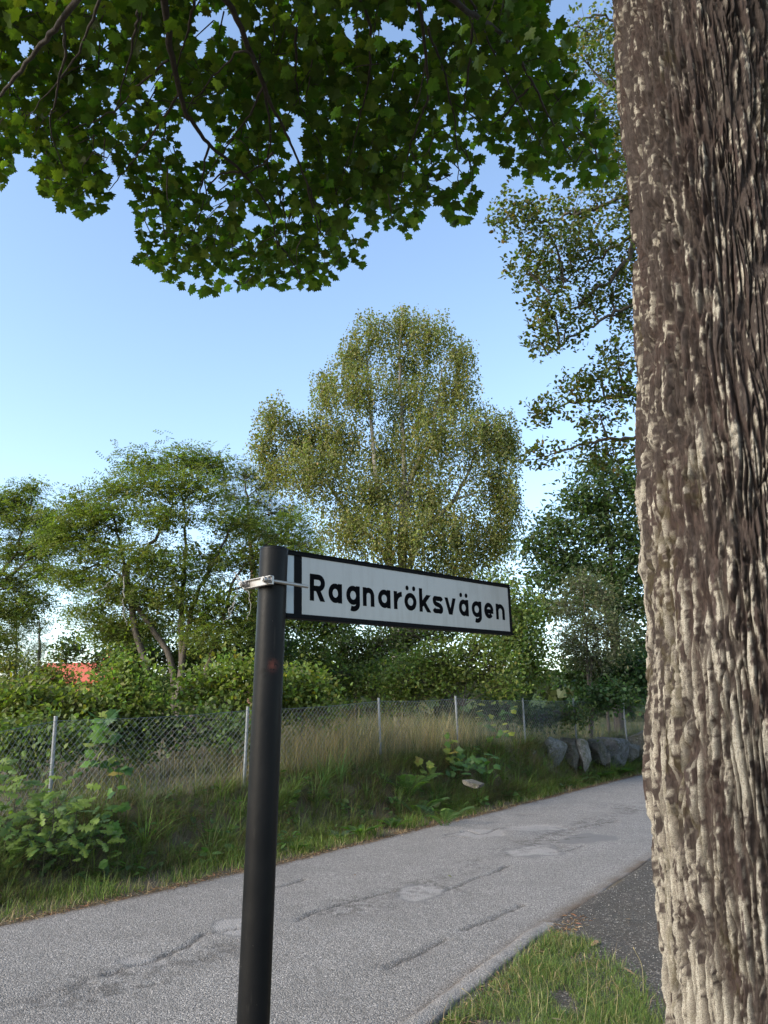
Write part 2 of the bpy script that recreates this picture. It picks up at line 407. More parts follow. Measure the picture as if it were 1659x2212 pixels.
def place(temp, P, nrm, axis, size, width=1.0):
    """leaf templates: P (n,3) base, nrm normals, axis tip directions"""
    TV, TF = temp; n = len(P)
    Z = unit(nrm); Yv = unit(axis - (axis * Z).sum(1, keepdims=True) * Z); Xv = np.cross(Yv, Z)
    size = np.broadcast_to(np.asarray(size, float), (n,))
    V = P[:, None] + size[:, None, None] * (TV[None, :, 0:1] * width * Xv[:, None] + TV[None, :, 1:2] * Yv[:, None] + TV[None, :, 2:3] * Z[:, None])
    F = TF[None] + (np.arange(n) * len(TV))[:, None, None]
    return V.reshape(-1, 3), F.reshape(-1, 3)
def tints(n, base, var=.22, hue=.12, extra=None, p=.0):
    base = np.asarray(base, float)
    c = base[None] * np.exp(rng.normal(0, var, (n, 1))) * np.exp(rng.normal(0, hue, (n, 3)) * np.array([1, .35, .6]))
    if extra is not None:
        k = rng.random(n) < p; c[k] = np.asarray(extra)[None] * np.exp(rng.normal(0, var, (k.sum(), 1)))
    return np.clip(c, .002, .7)
def rand_dir(n, bias=(0, 0, 0), spread=1.0): return unit(np.asarray(bias, float) + spread * rng.normal(size=(n, 3)))

# ------------------------------------------------------------------ chain-link fence
FP = [(-330, 1625, 6.4, -345, 1830), (120, 1555, 8.9, 104, 1768), (535, 1533, 11.2, 526, 1712), (818, 1513, 13.4, 823, 1662), (984, 1508, 15.2, 992, 1646),
      (1129, 1512, 17.2, 1136, 1622), (1238, 1512, 19.4, 1246, 1602), (1346, 1522, 21.5, 1356, 1612), (1440, 1530, 23.8, 1452, 1615)]
m, nt, b, out = mat('galvanised_steel'); t = NT(nt); v = t.coord()
n1 = t.noise(v, 25, 4); t.l(t.ramp(n1, [(.3, (.13, .14, .148)), (.7, (.23, .245, .255))]), b.inputs['Base Color'])
b.inputs['Metallic'].default_value = .35; b.inputs['Roughness'].default_value = .55; GALV = m
fence = thing('chain_link_fence', 'grey galvanised chain-link fence on thin steel posts along the grassy bank', 'fence', W(120, 1760, 8.9))
tops = []; bots = []
for (px, py, Y, bx, by) in FP:
    a = W(px, py, Y); bb = W(bx, by, Y); s, v_ = sv(bb[0], bb[1])
    gz = float(H(bb[0], bb[1])); bb[2] = min(bb[2], gz)
    q = MB(); d = a - bb; d0 = bb - unit(d) * .25
    q.tube([d0, a, a + unit(d) * .03], [.021, .021, .021], 10)
    q.tube([a + unit(d) * .03, a + unit(d) * .04], [.024, .020], 10)
    q.build('post', GALV, None, fence, smooth=False)
    nrm2 = np.array([VV[0], VV[1], 0]); tops.append(a - unit(d) * .01 - nrm2 * .03); bots.append(a - unit(d) * 1.03 - nrm2 * .03)
tops = np.array(tops); bots = np.array(bots)
seg = np.linalg.norm(np.diff(tops, axis=0), axis=1); cum = np.concatenate([[0], np.cumsum(seg)])
def fpt(l, h):              # l along, h 0..1
    l = np.clip(l, 0, cum[-1] - 1e-6); i = np.clip(np.searchsorted(cum, l, 'right') - 1, 0, len(seg) - 1); f = ((l - cum[i]) / seg[i])[..., None]
    tt = tops[i] * (1 - f) + tops[i + 1] * f; bb = bots[i] * (1 - f) + bots[i + 1] * f
    far = sstep(cum[5], cum[6], l) * (1 - sstep(cum[7] - .3, cum[7], l))
    tt = tt + np.array([0, 0, 1.0]) * (-.022 * np.sin(math.pi * f) + (.10 * far * np.sin(math.pi * f) ** .5)[..., :1].clip(0) * 1.0 if False else -.022 * np.sin(math.pi * f))
    bw = .03 * np.sin(l * 2.1) + .02 * np.sin(l * 5.3 + 1)
    nn = np.array([VV[0], VV[1], 0]); h = h[..., None]
    return bb * (1 - h) + tt * h + nn * (bw * (4 * h[..., 0] * (1 - h[..., 0])))[..., None] + np.array([0, 0, 1.]) * ((1 - h[..., 0]) * .04 * np.sin(l * 1.7))[..., None]
PIT = .085; HH = 1.02
q = MB(); NSEG = 24
for fam in (1, -1):
    k = np.arange(-14, int(cum[-1] / PIT) + 14)
    for i in k:
        hs = np.linspace(0, 1, NSEG + 1); l = i * PIT + fam * (hs - .5) * HH
        ok = (l > 0) & (l < cum[-1])
        if ok.sum() < 3: continue
        P = fpt(l[ok], hs[ok]); nn = np.array([VV[0], VV[1], 0]) * .002
        P = P + nn * (((np.arange(NSEG + 1)[ok] % 2) * 2 - 1) * fam)[:, None]
        q.tube(P, .0017, 3, cap=False)
wire = q.build('wire_mesh', GALV, None, fence); wire['kind'] = 'stuff'
for hh, rr in ((1.0, .0025), (.0, .002)):
    q = MB(); l = np.linspace(.01, cum[-1] - .01, 400); q.tube(fpt(l, np.full(400, hh)), rr, 5); q.build('line_wire', GALV, None, fence)

# ------------------------------------------------------------------ street sign
m, nt, b, out = mat('black_post_paint'); t = NT(nt); v = t.coord()
nz = t.noise(v, 55, 5, .7); nz2 = t.noise(v, 9, 4)
vs_ = t.coord((1, 1, .12)); streak = t.noise(vs_, 60, 5, .7)
c = t.mix(t.ramp(nz2, [(.3, 0), (.75, 1)]), (.0035, .004, .005), (.008, .008, .008))
c = t.mix(t.ramp(streak, [(.62, 0), (.75, .35)]), c, (.05, .045, .04))
chip = t.ramp(nz, [(.70, 0), (.715, 1)]); c = t.mix(chip, c, (.22, .20, .18))
pa = t.attr('tint').outputs['Color']; ps_ = t.n('ShaderNodeSeparateColor'); t.l(pa, ps_.inputs[0])
rustn = t.noise(v, 130, 4, .7)
c = t.mix(t.math('MULTIPLY', ps_.outputs[0], t.ramp(rustn, [(.42, 0), (.5, 1)])), c, (.11, .036, .026))
c = t.mix(t.math('MULTIPLY', ps_.outputs[1], t.ramp(rustn, [(.5, 0), (.56, 1)])), c, (.002, .002, .002))
t.l(c, b.inputs['Base Color']); b.inputs['Specular IOR Level'].default_value = .13
t.l(t.ramp(nz2, [(.3, .33), (.7, .52)]), b.inputs['Roughness']); t.bump(t.math('ADD', nz, t.math('MULTIPLY', chip, -.5)), .12, .004, b)
POSTM = m
def flat(name, col, rough=.5, metal=0, spec=.5):
    m, nt, b, out = mat(name); t = NT(nt); v = t.coord(); n = t.noise(v, 40, 4)
    c = t.mix(t.math('MULTIPLY', n, .5), tuple(col), tuple(x * .65 for x in col)); t.l(c, b.inputs['Base Color'])
    b.inputs['Roughness'].default_value = rough; b.inputs['Metallic'].default_value = metal; b.inputs['Specular IOR Level'].default_value = spec
    return m
BLACKM = flat('black_sign_paint', (.004, .004, .005), .6, 0, .07)
LETTM = flat('black_letter_film', (.002, .002, .003), .7, 0, .04)
GREYM = flat('pale_grey_aluminium', (.42, .46, .47), .5)
ZINC = flat('weathered_zinc', (.36, .34, .32), .42, .7)
m, nt, b, out = mat('reflective_sheet'); t = NT(nt); tc = t.n('ShaderNodeTexCoord'); sx = t.n('ShaderNodeSeparateXYZ'); t.l(tc.outputs['Object'], sx.inputs[0])
fr = 2 * math.pi / .0044
a1 = t.math('SINE', t.math('MULTIPLY', t.math('ADD', sx.outputs[0], sx.outputs[2]), fr)); a2 = t.math('SINE', t.math('MULTIPLY', t.math('SUBTRACT', sx.outputs[0], sx.outputs[2]), fr))
pat = t.ramp(t.math('MULTIPLY', a1, a2), [(.0, 0), (.35, 1)])
gl = t.noise(tc.outputs['Object'], 5, 3)
mp_ = t.n('ShaderNodeMapping'); mp_.inputs['Scale'].default_value = (1, 1, .12); t.l(tc.outputs['Object'], mp_.inputs[0]); drip = t.noise(mp_.outputs[0], 55, 5, .65)
c = t.mix(t.math('MULTIPLY', pat, .42), (.41, .388, .358), (.15, .142, .13))
c = t.mix(t.ramp(t.math('ADD', t.math('MULTIPLY', drip, .6), t.math('MULTIPLY', gl, .5)), [(.52, 0), (.72, .45)]), c, (.25, .235, .20))
c = t.mix(t.ramp(t.noise(tc.outputs['Object'], 160, 3), [(.76, 0), (.8, .8)]), c, (.12, .11, .10))
t.l(c, b.inputs['Base Color']); b.inputs['Roughness'].default_value = .32; b.inputs['Specular IOR Level'].default_value = .5; SHEET = m

PY0 = 1.57; pt = W(590, 1186, PY0); PXc = pt[0]
sign = thing('street_sign', 'black steel post with a white street name sign reading Ragnaröksvägen', 'street sign', (PXc - .006, PY0, 0))
zt = pt[2]; PR = .0297
zs = np.concatenate([[-.15], np.linspace(.0, zt - .004, 240)]); q = MB()
axis = np.stack([PXc - .006 + .008 * (zs / zt) ** 1, np.full_like(zs, PY0), zs], 1)
q.tube(axis, PR, 48, cap=False)
V = np.concatenate(q.V); F = np.concatenate(q.F4)
ppx, ppy, _ = project(V)
rust = np.exp(-(((ppx - 590) / 9) ** 2 + ((ppy - 1437) / 10) ** 2)); scr = np.exp(-(((ppx - 570) / 14) ** 2 + ((ppy - 1450) / 28) ** 2))
pm = obj('post', V, F, POSTM, tint=np.stack([rust, scr, rust * 0], 1), smooth=True); put(pm, sign)
q = MB(); cz = [zt - .004, zt - .001, zt + .002, zt + .003]
q.tube([(PXc + .002, PY0, z) for z in cz], [PR + .0006, PR + .0004, PR - .003, .012], 48)
q.T = [t_ * 0 for t_ in q.T]; cap = q.build('cap', POSTM, smooth=True); put(cap, sign); 
me = cap.data
# sign board: local frame, x along the board, y towards the viewer, z up
PL = np.array([-.2045, 1.600, CAMZ + .2142]); PRr = np.array([.3679, 2.197, CAMZ + .2436]); SH = .1426
sx_ = unit(PRr - PL); SL = float(np.linalg.norm(PRr - PL)); up0 = np.array([0, 0, 1.]); sz_ = unit(up0 - sx_ * (up0 @ sx_)); sy_ = np.cross(sx_, sz_) # towards camera
if sy_[1] > 0: sy_ = -sy_
def S(x, y, z): return PL + sx_ * x + sy_ * y + sz_ * z
def sbox(x0, x1, y0, y1, z0, z1, name, mat_, parent=None, bev=0):
    q = MB(); q.box(S((x0 + x1) / 2, (y0 + y1) / 2, (z0 + z1) / 2), sx_ * (x1 - x0) / 2, sy_ * (y1 - y0) / 2, sz_ * (z1 - z0) / 2)
    o = q.build(name, mat_)
    if bev: bevel(o, bev)
    return o
XB0, XB1, XW1 = .0243 * SL, .049 * SL, .9895 * SL
board = sbox(0, SL - .006, -.014, -.001, .004, SH - .004, 'board', GREYM); put(board, sign)
def bsub(o): o.parent = board; o.location = (0, 0, 0); return o
bsub(sbox(-.004, SL, -.018, .003, SH - .0085, SH, 'top_rail', BLACKM, bev=.001))
bsub(sbox(-.002, SL + .001, -.022, .0045, SH - .0015, SH + .0015, 'top_lip', BLACKM, bev=.0006))
bsub(sbox(-.004, SL, -.018, .003, 0, .0085, 'bottom_rail', BLACKM, bev=.001))
bsub(sbox(-.002, SL + .003, -.022, .0045, -.0015, .0015, 'bottom_lip', BLACKM, bev=.0006))
bsub(sbox(SL - .0095, SL, -.018, .0025, .0086, SH - .0086, 'end_cap', BLACKM))
bsub(sbox(XB0, XB1 + .002, -.0009, .0006, .0084, SH - .0084, 'border_strip', BLACKM))
fq = MB(); fq.box((0, 0, 0), ((XW1 - XB1) / 2, 0, 0), (0, .0008, 0), (0, 0, SH / 2 - .0082))
face = fq.build('face', SHEET); face.parent = board
import mathutils
Rm = mathutils.Matrix((sx_, -sy_, sz_)).transposed().to_4x4(); ctr = S((XB1 + XW1) / 2, .0000, SH / 2)
face.matrix_parent_inverse.identity(); Rm.translation = mathutils.Vector(ctr - np.array(board.location) * 0 - np.array(board.location) - np.array(sign.location))
face.matrix_basis = Rm
bevel(face, .0003, 1)
# letters
ST, XH, CH, DS = .0120, .0440, .0592, .0150; hS = ST / 2
BASE = .28 * SH
def E(cx, cy, rx, ry, a0, a1, n=28): return [(cx + rx * math.cos(R(a)), cy + ry * math.sin(R(a))) for a in np.linspace(a0, a1, n)]
def glyph(ch, w):
    cx = w / 2; rx = w / 2 - hS; ry = XH / 2 - hS; cy = XH / 2; bowl = ('c', E(cx, cy, rx, ry, 0, 360, 49))
    dots = [('d', (w * .24, .0555)), ('d', (w * .80, .0555))]
    if ch == 'a': return [bowl, ('o', [(w - hS, 0), (w - hS, XH)])]
    if ch == 'ä': return glyph('a', w) + dots
    if ch == 'ö': return [bowl] + dots
    if ch == 'g': return [bowl, ('o', [(w - hS, XH), (w - hS, -DS + hS + rx * .75)] + E(cx, -DS + hS + rx * .75, rx, rx * .75, -6, -118, 20))]
    if ch == 'n': return [('o', [(hS, 0), (hS, XH)]), ('o', E(cx, XH - hS - rx, rx, rx, 165, 0, 22) + [(w - hS, 0)])]
    if ch == 'r': return [('o', [(hS, 0), (hS, XH)]), ('o', E(w * .98, XH - hS - (w - hS), w * .98 - hS, w - hS, 165, 92, 14))]
    if ch == 'k': return [('o', [(hS, 0), (hS, CH)]), ('o', [(hS * 1.2, XH * .36), (w - hS * 1.15, XH)]), ('o', [(w * .36, XH * .58), (w - hS * 1.1, 0)])]
    if ch == 's': return [('o', [tuple(p) for p in catmull([(w - .7 * hS, .75 * XH), (w * .80, .86 * XH), (w * .5, XH - hS), (w * .2, .86 * XH), (hS, .70 * XH), (w * .28, .56 * XH), (w * .7, .45 * XH), (w - hS, .29 * XH), (w * .8, .14 * XH), (w * .5, hS), (w * .2, .14 * XH), (.6 * hS, .25 * XH)], 5)])]
    if ch == 'v': return [('o', [(hS * 1.05, XH), (cx - hS * .1, 0)]), ('o', [(w - hS * 1.05, XH), (cx + hS * .1, 0)])]
    if ch == 'e': return [('o', E(cx, cy, rx, ry, 2, 318, 40)), ('o', [(hS * 1.5, cy - hS * .35), (w - hS * .25, cy - hS * .35)])]
    if ch == 'R':
        rb = (CH * .50 - hS) / 2 + hS * .15; yc = CH - hS - rb
        return [('o', [(hS, 0), (hS, CH)]), ('o', [(hS, CH - hS), (w - hS - rb, CH - hS)] + E(w - hS - rb, yc, rb, rb, 90, -90, 18) + [(hS, yc - rb)]), ('o', [(w * .46, yc - rb + hS * .4), (w - hS * 1.15, 0)])]
spans = [('R', 468, 550), ('a', 570, 643), ('g', 667, 740), ('n', 757, 819), ('a', 840, 907), ('r', 926, 972), ('ö', 984, 1049), ('k', 1065, 1126), ('s', 1139, 1193), ('v', 1204, 1264), ('ä', 1281, 1333), ('g', 1351, 1404), ('e', 1419, 1469), ('n', 1483, 1530)]
def zx(x):
    qv = (x - 345) / 1220.0; DRL = (2.197 * cp + .31 * sp) / (1.6 * cp + .285 * sp); return SL * qv / (DRL - qv * (DRL - 1))
for ch, a, b_ in spans:
    x0 = zx(a); w = zx(b_) - x0; q = MB()
    for i, (kind, P) in enumerate(glyph(ch, w)):
        y = .0012 + i * .00012
        if kind == 'd':
            pp = E(P[0], P[1], .0056, .0060, 0, 360, 21)[:-1]; V = [S(x0 + a_, y, BASE + c_) for a_, c_ in pp] + [S(x0 + a_, 0, BASE + c_) for a_, c_ in pp]
            n = 20; q.add(V + [S(x0 + P[0], y, BASE + P[1])], [(k, (k + 1) % n, 40) for k in range(n)])
            q.add(V, [(k, (k + 1) % n, n + (k + 1) % n, n + k) for k in range(n)]); continue
        P = np.array([p for k_, p in enumerate(P) if k_ == 0 or math.dist(p, P[k_ - 1]) > 1e-5])
        segd = unit(np.diff(P, axis=0)); Nn = np.zeros_like(P)
        for k in range(len(P)):
            d1 = segd[max(k - 1, 0)]; d2 = segd[min(k, len(segd) - 1)]
            if kind == 'c' and k in (0, len(P) - 1): d1, d2 = segd[-1], segd[0]
            tn = unit(d1 + d2); nn = np.array([-tn[1], tn[0]]); Nn[k] = nn / max(.5, abs(nn @ np.array([-d2[1], d2[0]])))
        Lp = P + Nn * hS; Rp = P - Nn * hS
        if ch in 'v' or (ch == 'k' and i) or (ch == 'R' and i == 2):    # cut stroke ends level
            for e in (0, -1):
                if ch == 'R' and e == 0 or (ch == 'k' and e == 0): continue
                d = unit(P[-1] - P[0])
                for Q in (Lp, Rp): Q[e] = Q[e] + d * (P[e][1] - Q[e][1]) / d[1]
        n = len(P); V = [S(x0 + p[0], y, BASE + p[1]) for p in Lp] + [S(x0 + p[0], y, BASE + p[1]) for p in Rp] + [S(x0 + p[0], 0, BASE + p[1]) for p in Lp] + [S(x0 + p[0], 0, BASE + p[1]) for p in Rp]
        F = []
        for k in range(n - 1): F += [(k, k + 1, n + k + 1, n + k), (k, 2 * n + k, 2 * n + k + 1, k + 1), (n + k, n + k + 1, 3 * n + k + 1, 3 * n + k)]
        if kind == 'o': F += [(0, n, 3 * n, 2 * n), (n - 1, 3 * n - 1, 4 * n - 1, 2 * n - 1)]
        q.add(V, F)
    lo = q.build('letter', LETTM); lo.parent = board; lo.location = (0, 0, 0)
# clamp
clamp_z = W(590, 1258, 1.54)[2]
pc = np.array([PXc + .001, PY0, clamp_z]); nrm = unit(np.array([-sy_[0], -sy_[1], 0])) * -1
if nrm[1] > 0: nrm = -nrm
dirx = unit(np.array([sx_[0], sx_[1], 0]))
bc = pc - dirx * (PR + .004); upv = np.array([0, 0, 1.])
q = MB(); q.box(bc, nrm * .046, dirx * .0025, upv * .008); q.box(bc + upv * .008 - dirx * .003, nrm * .046, dirx * .005, upv * .0012); q.box(bc - upv * .008 - dirx * .003, nrm * .046, dirx * .005, upv * .0012)
clamp = q.build('clamp', ZINC); put(clamp, sign); bevel(clamp, .0008)
for sgn in (1, -1):
    off = nrm * sgn * .0375
    q = MB(); q.tube([bc + off - dirx * .022, bc + off + dirx * .098], .0038, 12)
    r_ = q.build('rod', ZINC, smooth=True); r_.parent = clamp; r_.location = (0, 0, 0)
    q = MB(); q.tube([bc + off - dirx * .0115, bc + off - dirx * .0045], .0082, 6); q.tube([bc + off - dirx * .0045, bc + off - dirx * .0028], .0095, 20)
    q.tube([bc + off - dirx * .0195, bc + off - dirx * .0118], .0060, 16)
    n_ = q.build('nut', ZINC); n_.parent = clamp; n_.location = (0, 0, 0); bevel(n_, .0006)

# ------------------------------------------------------------------ maple: trunk
AXX, AXY, LEAN = 1.38, 2.75, .026
sil = [(0, 1325), (120, 1333), (250, 1343), (400, 1366), (500, 1378), (680, 1384), (850, 1386), (1000, 1384), (1100, 1385), (1250, 1388), (1300, 1384), (1340, 1392), (1420, 1389), (1500, 1396), (1600, 1396), (1700, 1402), (1800, 1412), (1860, 1420), (2050, 1438), (2212, 1447)]
zr = []
for (py, px) in sil:
    d = ray(px, py); z = 2.0
    for _ in range(6):
        ax = AXX + LEAN * (z - 1.5); be = math.atan2(ax, AXY); al = math.atan2(d[0], d[1]); D = math.hypot(ax, AXY)
        r_ = D * math.sin(be - al); z = CAMZ + d[2] / math.hypot(d[0], d[1]) * D * math.cos(be - al)
    zr.append((z, r_ - .031))
zr = np.array(sorted(zr)); print('trunk r', zr[::4].round(3).tolist())
zk = np.concatenate([[-.2, 0.0, .3], zr[:, 0], [6.2, 7.2]]); rk = np.concatenate([[.80, .66, .54], zr[:, 1], [zr[-1, 1] - .02, .22]])
phi0 = math.atan2(-AXY, -AXX)
th = np.concatenate([phi0 + np.linspace(-R(100), R(50), 370), phi0 + np.linspace(R(50), R(100), 50)[1:], phi0 + np.linspace(R(100), R(260), 40)[1:-1]])
zz = np.concatenate([np.linspace(-.2, .45, 30)[:-1], np.linspace(.45, 5.05, 580), np.linspace(5.1, 7.2, 30)])
TH, ZZ = np.meshgrid(th, zz, indexing='ij')
r0 = np.interp(ZZ, zk, rk); Aa = TH * .40; 
fine = sstep(R(106), R(98), np.abs(TH - phi0)) 
a2 = Aa + .030 * (fbm(Aa * 5, ZZ * 1.3, 3, 101) - .5) * 2 + .008 * (fbm(Aa * 14, ZZ * 6, 3, 102) - .5) * 2
z2 = ZZ + .10 * (fbm(Aa * 9, ZZ * 2.5, 3, 103) - .5)
f1, f2, cid = worley(a2 / .034, z2 / .42, 104, .95)
ridge = sstep(.02, .30, f2 - f1)
nA = fbm(a2 / .044, z2 / .75, 3, 116); fisA = 1 - sstep(.008, .046, np.abs(nA - .5))
nB = fbm(a2 / .036 + 9, z2 / .60, 3, 117); fisB = 1 - sstep(.006, .040, np.abs(nB - .47))
nC = fbm(a2 / .060 + 31, z2 / .50, 3, 129); fisC = 1 - sstep(.004, .030, np.abs(nC - .52))
g1, g2_, cid2 = worley(a2 / .022 + 5 + .7 * (fbm(Aa / .012, ZZ / .03, 2, 126) - .5), z2 / .19 + 1.2 * fbm(Aa * 20, ZZ * 6, 2, 119), 105, .95); flake = sstep(.03, .30, g2_ - g1)
lng = fbm(a2 / .009, ZZ / .16, 3, 106)
deep = sstep(.35, .70, fbm(Aa * 4, ZZ * 1.1, 3, 107))
brk = sstep(.05, .0, np.abs(fbm(Aa / .07, ZZ / .030, 3, 120) - .5)) * sstep(.42, .6, fbm(Aa * 7, ZZ * 5, 2, 125))
fis = np.maximum(np.maximum(fisA, .85 * fisB), np.maximum(.9 * fisC, .8 * (1 - ridge)))
disp = (.034 * (1 - fis) * (.65 + .5 * cid) + .0045 * flake * (.25 + cid2) + .013 * (lng - .5) + .007 * (fbm(Aa / .006, ZZ / .014, 3, 108) - .5) - .008 * brk) * (.85 + .4 * deep)
disp = disp + .035 * (fbm(Aa * 3, ZZ * 1.6, 3, 109) - .5)
bur = np.exp(-(((TH - (phi0 - R(82))) / .14) ** 2 + ((ZZ - 2.08) / .055) ** 2)); disp = disp + bur * .028 * (.5 + fbm(Aa * 40, ZZ * 30, 3, 110))
hole = np.exp(-(((Aa - (phi0 * .40 + .0)) / .05) ** 2 + ((ZZ - 3.55 - .25 * (Aa - phi0 * .4)) / .014) ** 2)); disp = disp - .02 * hole
rr = r0 + disp * fine - (1 - fine) * 0
TX = AXX + LEAN * (ZZ - 1.5) + rr * np.cos(TH); TY = AXY + rr * np.sin(TH)
n_t, m_t = TH.shape; idx = np.arange(n_t * m_t).reshape(n_t, m_t); jn = np.roll(idx, -1, 0)
TFc = np.stack([idx[:, :-1], jn[:, :-1], jn[:, 1:], idx[:, 1:]], -1).reshape(-1, 4)
prob = np.interp(ZZ, [.4, 1.0, 1.6, 2.2, 2.8, 3.6, 5], [.76, .68, .54, .37, .23, .13, .07]) + .36 * sstep(5.5, 1.5, ZZ) * (fbm(Aa / .09, ZZ / .30, 3, 111) - .5) * 2 + .07 * np.cos(TH - (phi0 - R(60))) * sstep(2.6, 1.2, ZZ)
stre = fbm(a2 / .013, z2 / .075, 3, 112); fine_ = fbm(Aa / .007, ZZ / .015, 2, 118); thr = .5 + .30 * (.5 - prob)
licm = sstep(-.035, .05, .62 * stre + .38 * fine_ + .05 * (lng - .5) - thr) * np.clip(1 - 1.15 * fis, 0, 1) * (1 - .5 * brk)
moss = sstep(.62, .72, fbm(Aa * 7, ZZ * 2.2, 3, 113)) * sstep(.4, .6, fbm(Aa / .01, ZZ / .03, 2, 114)) * .4
red = sstep(.45, .7, fbm(Aa / .05, ZZ / .16, 3, 115))
m, nt, b, out = mat('maple_bark'); t = NT(nt); v = t.coord((1, 1, .3))
at = t.n('ShaderNodeSeparateColor'); t.l(t.attr('bark').outputs['Color'], at.inputs[0])
n1 = t.noise(v, 160, 5, .7); n2 = t.noise(t.coord((1, 1, .5)), 28, 5, .6); vv_ = t.coord(); n3 = t.noise(vv_, 300, 4, .7)
base = t.mix(t.ramp(n2, [(.3, 0), (.7, 1)]), (.050, .038, .033), (.105, .082, .072))
base = t.mix(t.math('MULTIPLY', at.outputs[2], .55), base, (.085, .054, .046))
base = t.mix(t.ramp(n1, [(.38, .75), (.58, 0)]), base, (.040, .031, .026))
lc = t.mix(t.ramp(n2, [(.35, 0), (.65, 1)]), (.46, .415, .335), (.64, .585, .475)); lc = t.mix(t.ramp(n3, [(.38, .85), (.56, 0)]), lc, (.17, .145, .115))
c = t.mix(t.math('MULTIPLY', at.outputs[0], .9), base, lc); c = t.mix(at.outputs[1], c, (.075, .062, .018))
t.l(c, b.inputs['Base Color']); b.inputs['Roughness'].default_value = .92; b.inputs['Specular IOR Level'].default_value = .2
t.bump(t.math('ADD', n1, t.math('MULTIPLY', n3, .9)), 1.0, .010, b); MBARK = m
maple = thing('maple_tree', 'huge maple with thick furrowed lichen-spotted trunk and dark overhanging leaves', 'tree', (AXX, AXY, 0))
tr = obj('trunk', np.stack([TX, TY, ZZ], -1).reshape(-1, 3), TFc, MBARK, smooth=True, attr={'bark': np.stack([licm, moss, red], -1).reshape(-1, 3)}); put(tr, maple)
# limbs
TOP = np.array([AXX + LEAN * 4.5, AXY, 6.0])
def lp(*pts): return [W(p[0], p[1], p[2] - .3) for p in pts]
limbs = [
    ([TOP + [0, 0, -.6], TOP + [-.5, .25, .6], TOP + [-1.6, .8, 1.6]] + lp((330, -170, 4.3), (355, 0, 4.75), (372, 120, 5.15), (400, 235, 5.6), (450, 310, 6.0), (520, 370, 6.4), (580, 450, 6.8), (600, 540, 7.1)), .10, .009),
    ([TOP + [0, .1, -.3], TOP + [-.45, .6, .7], TOP + [-1.2, 1.1, 1.5]] + lp((470, -120, 4.4), (512, 40, 4.85), (565, 170, 5.3), (590, 235, 5.6), (628, 310, 6.0), (665, 400, 6.4), (697, 480, 6.8)), .085, .008),
    ([TOP + [-.1, 0, .3], TOP + [-.9, .2, 1.1], TOP + [-2.2, .5, 1.6]] + lp((250, -110, 3.9), (150, 20, 4.3), (80, 110, 4.6), (0, 205, 5.0), (-80, 270, 5.4)), .09, .012),
    ([TOP + [-.1, .2, -.2], TOP + [-.5, .8, .5]] + lp((870, -120, 4.1), (1000, 15, 4.6), (1080, 70, 5.0), (1140, 160, 5.4), (1190, 260, 5.8), (1235, 345, 6.2)), .075, .007),
    ([TOP + [0, .2, 0], TOP + [-.4, .9, .9]] + lp((880, -100, 4.4), (905, 10, 4.8), (925, 190, 5.4), (905, 260, 5.7), (880, 340, 6.1), (855, 450, 6.5)), .05, .006),
    ([TOP + [0, .2, .2], TOP + [-.6, .9, 1.1]] + lp((785, -90, 4.5), (800, 60, 5.0), (796, 170, 5.5), (765, 300, 6.0), (738, 390, 6.5)), .045, .006),
    ([TOP + [0, .2, .1], TOP + [-.2, .8, .9]] + lp((1010, -100, 4.4), (1030, 30, 4.9), (1100, 180, 5.4), (1180, 330, 5.9)), .04, .006),
    ([TOP + [0, 0, .7], TOP + [.8, -.4, 2.2], TOP + [1.8, -1.2, 3.5]], .12, .03),
    ([TOP + [0, -.1, .5], TOP + [-.5, -1.2, 1.8], TOP + [-1.5, -3.0, 2.9], TOP + [-2.2, -5, 3.3]], .12, .02),
    ([TOP + [0, 0, .9], TOP + [.1, .3, 3.0], TOP + [-.2, .8, 6.0]], .2, .05),
]
subs = [((385, 205, 5.5), (330, 290, 5.9), (280, 355, 6.3), (235, 412, 6.6)), ((364, 130, 5.2), (300, 182, 5.5), (245, 240, 5.9), (150, 280, 6.3), (110, 275, 6.5)),
        ((560, 150, 5.2), (520, 110, 5.0), (440, 190, 5.5), (400, 240, 5.7)), ((520, 370, 6.4), (470, 380, 6.6), (440, 430, 6.8), (425, 520, 7.2)), ((578, 170, 5.3), (540, 245, 5.7), (480, 330, 6.2), (430, 400, 6.6)),
        ((590, 330, 6.0), (560, 360, 6.3), (500, 395, 6.6), (445, 440, 6.9)), ((135, 40, 4.4), (140, 120, 4.8), (120, 210, 5.2), (110, 280, 5.5), (140, 370, 6.0)), ((450, 310, 6.0), (440, 370, 6.4), (430, 440, 6.8), (420, 500, 7.1)),
        ((570, 190, 5.4), (585, 290, 6.0), (580, 370, 6.5), (615, 460, 6.9), (612, 560, 7.3)), ((665, 400, 6.4), (690, 500, 6.9), (730, 540, 7.1)), ((600, 520, 7.0), (640, 580, 7.3), (650, 610, 7.4)), ((300, 20, 4.6), (285, 100, 5.0), (260, 200, 5.5), (245, 250, 5.8)),
        ((420, 0, 4.8), (400, 90, 5.1), (370, 170, 5.4)), ((925, 60, 5.0), (960, 160, 5.5), (985, 280, 6.0), (990, 400, 6.6)), ((1020, 40, 4.9), (1010, 160, 5.4), (1000, 250, 5.9)), ((1150, 180, 5.5), (1090, 250, 6.0), (1060, 270, 6.2)), ((640, 60, 5.1), (640, 160, 5.6), (650, 230, 6.0), (700, 330, 6.5)), ((215, 0, 4.4), (160, 130, 5.0), (60, 250, 5.6))]
for P, ra, rb in limbs:
    C = catmull(P, 7); k = np.linspace(0, 1, len(C)) ** .6; q = MB()
    C[1:-1] += rng.normal(0, .005, C[1:-1].shape)
    q.tube(C, .62 * (ra * (1 - k) + rb * k), 8); q.build('branch', TWIGM, None, maple, smooth=True)
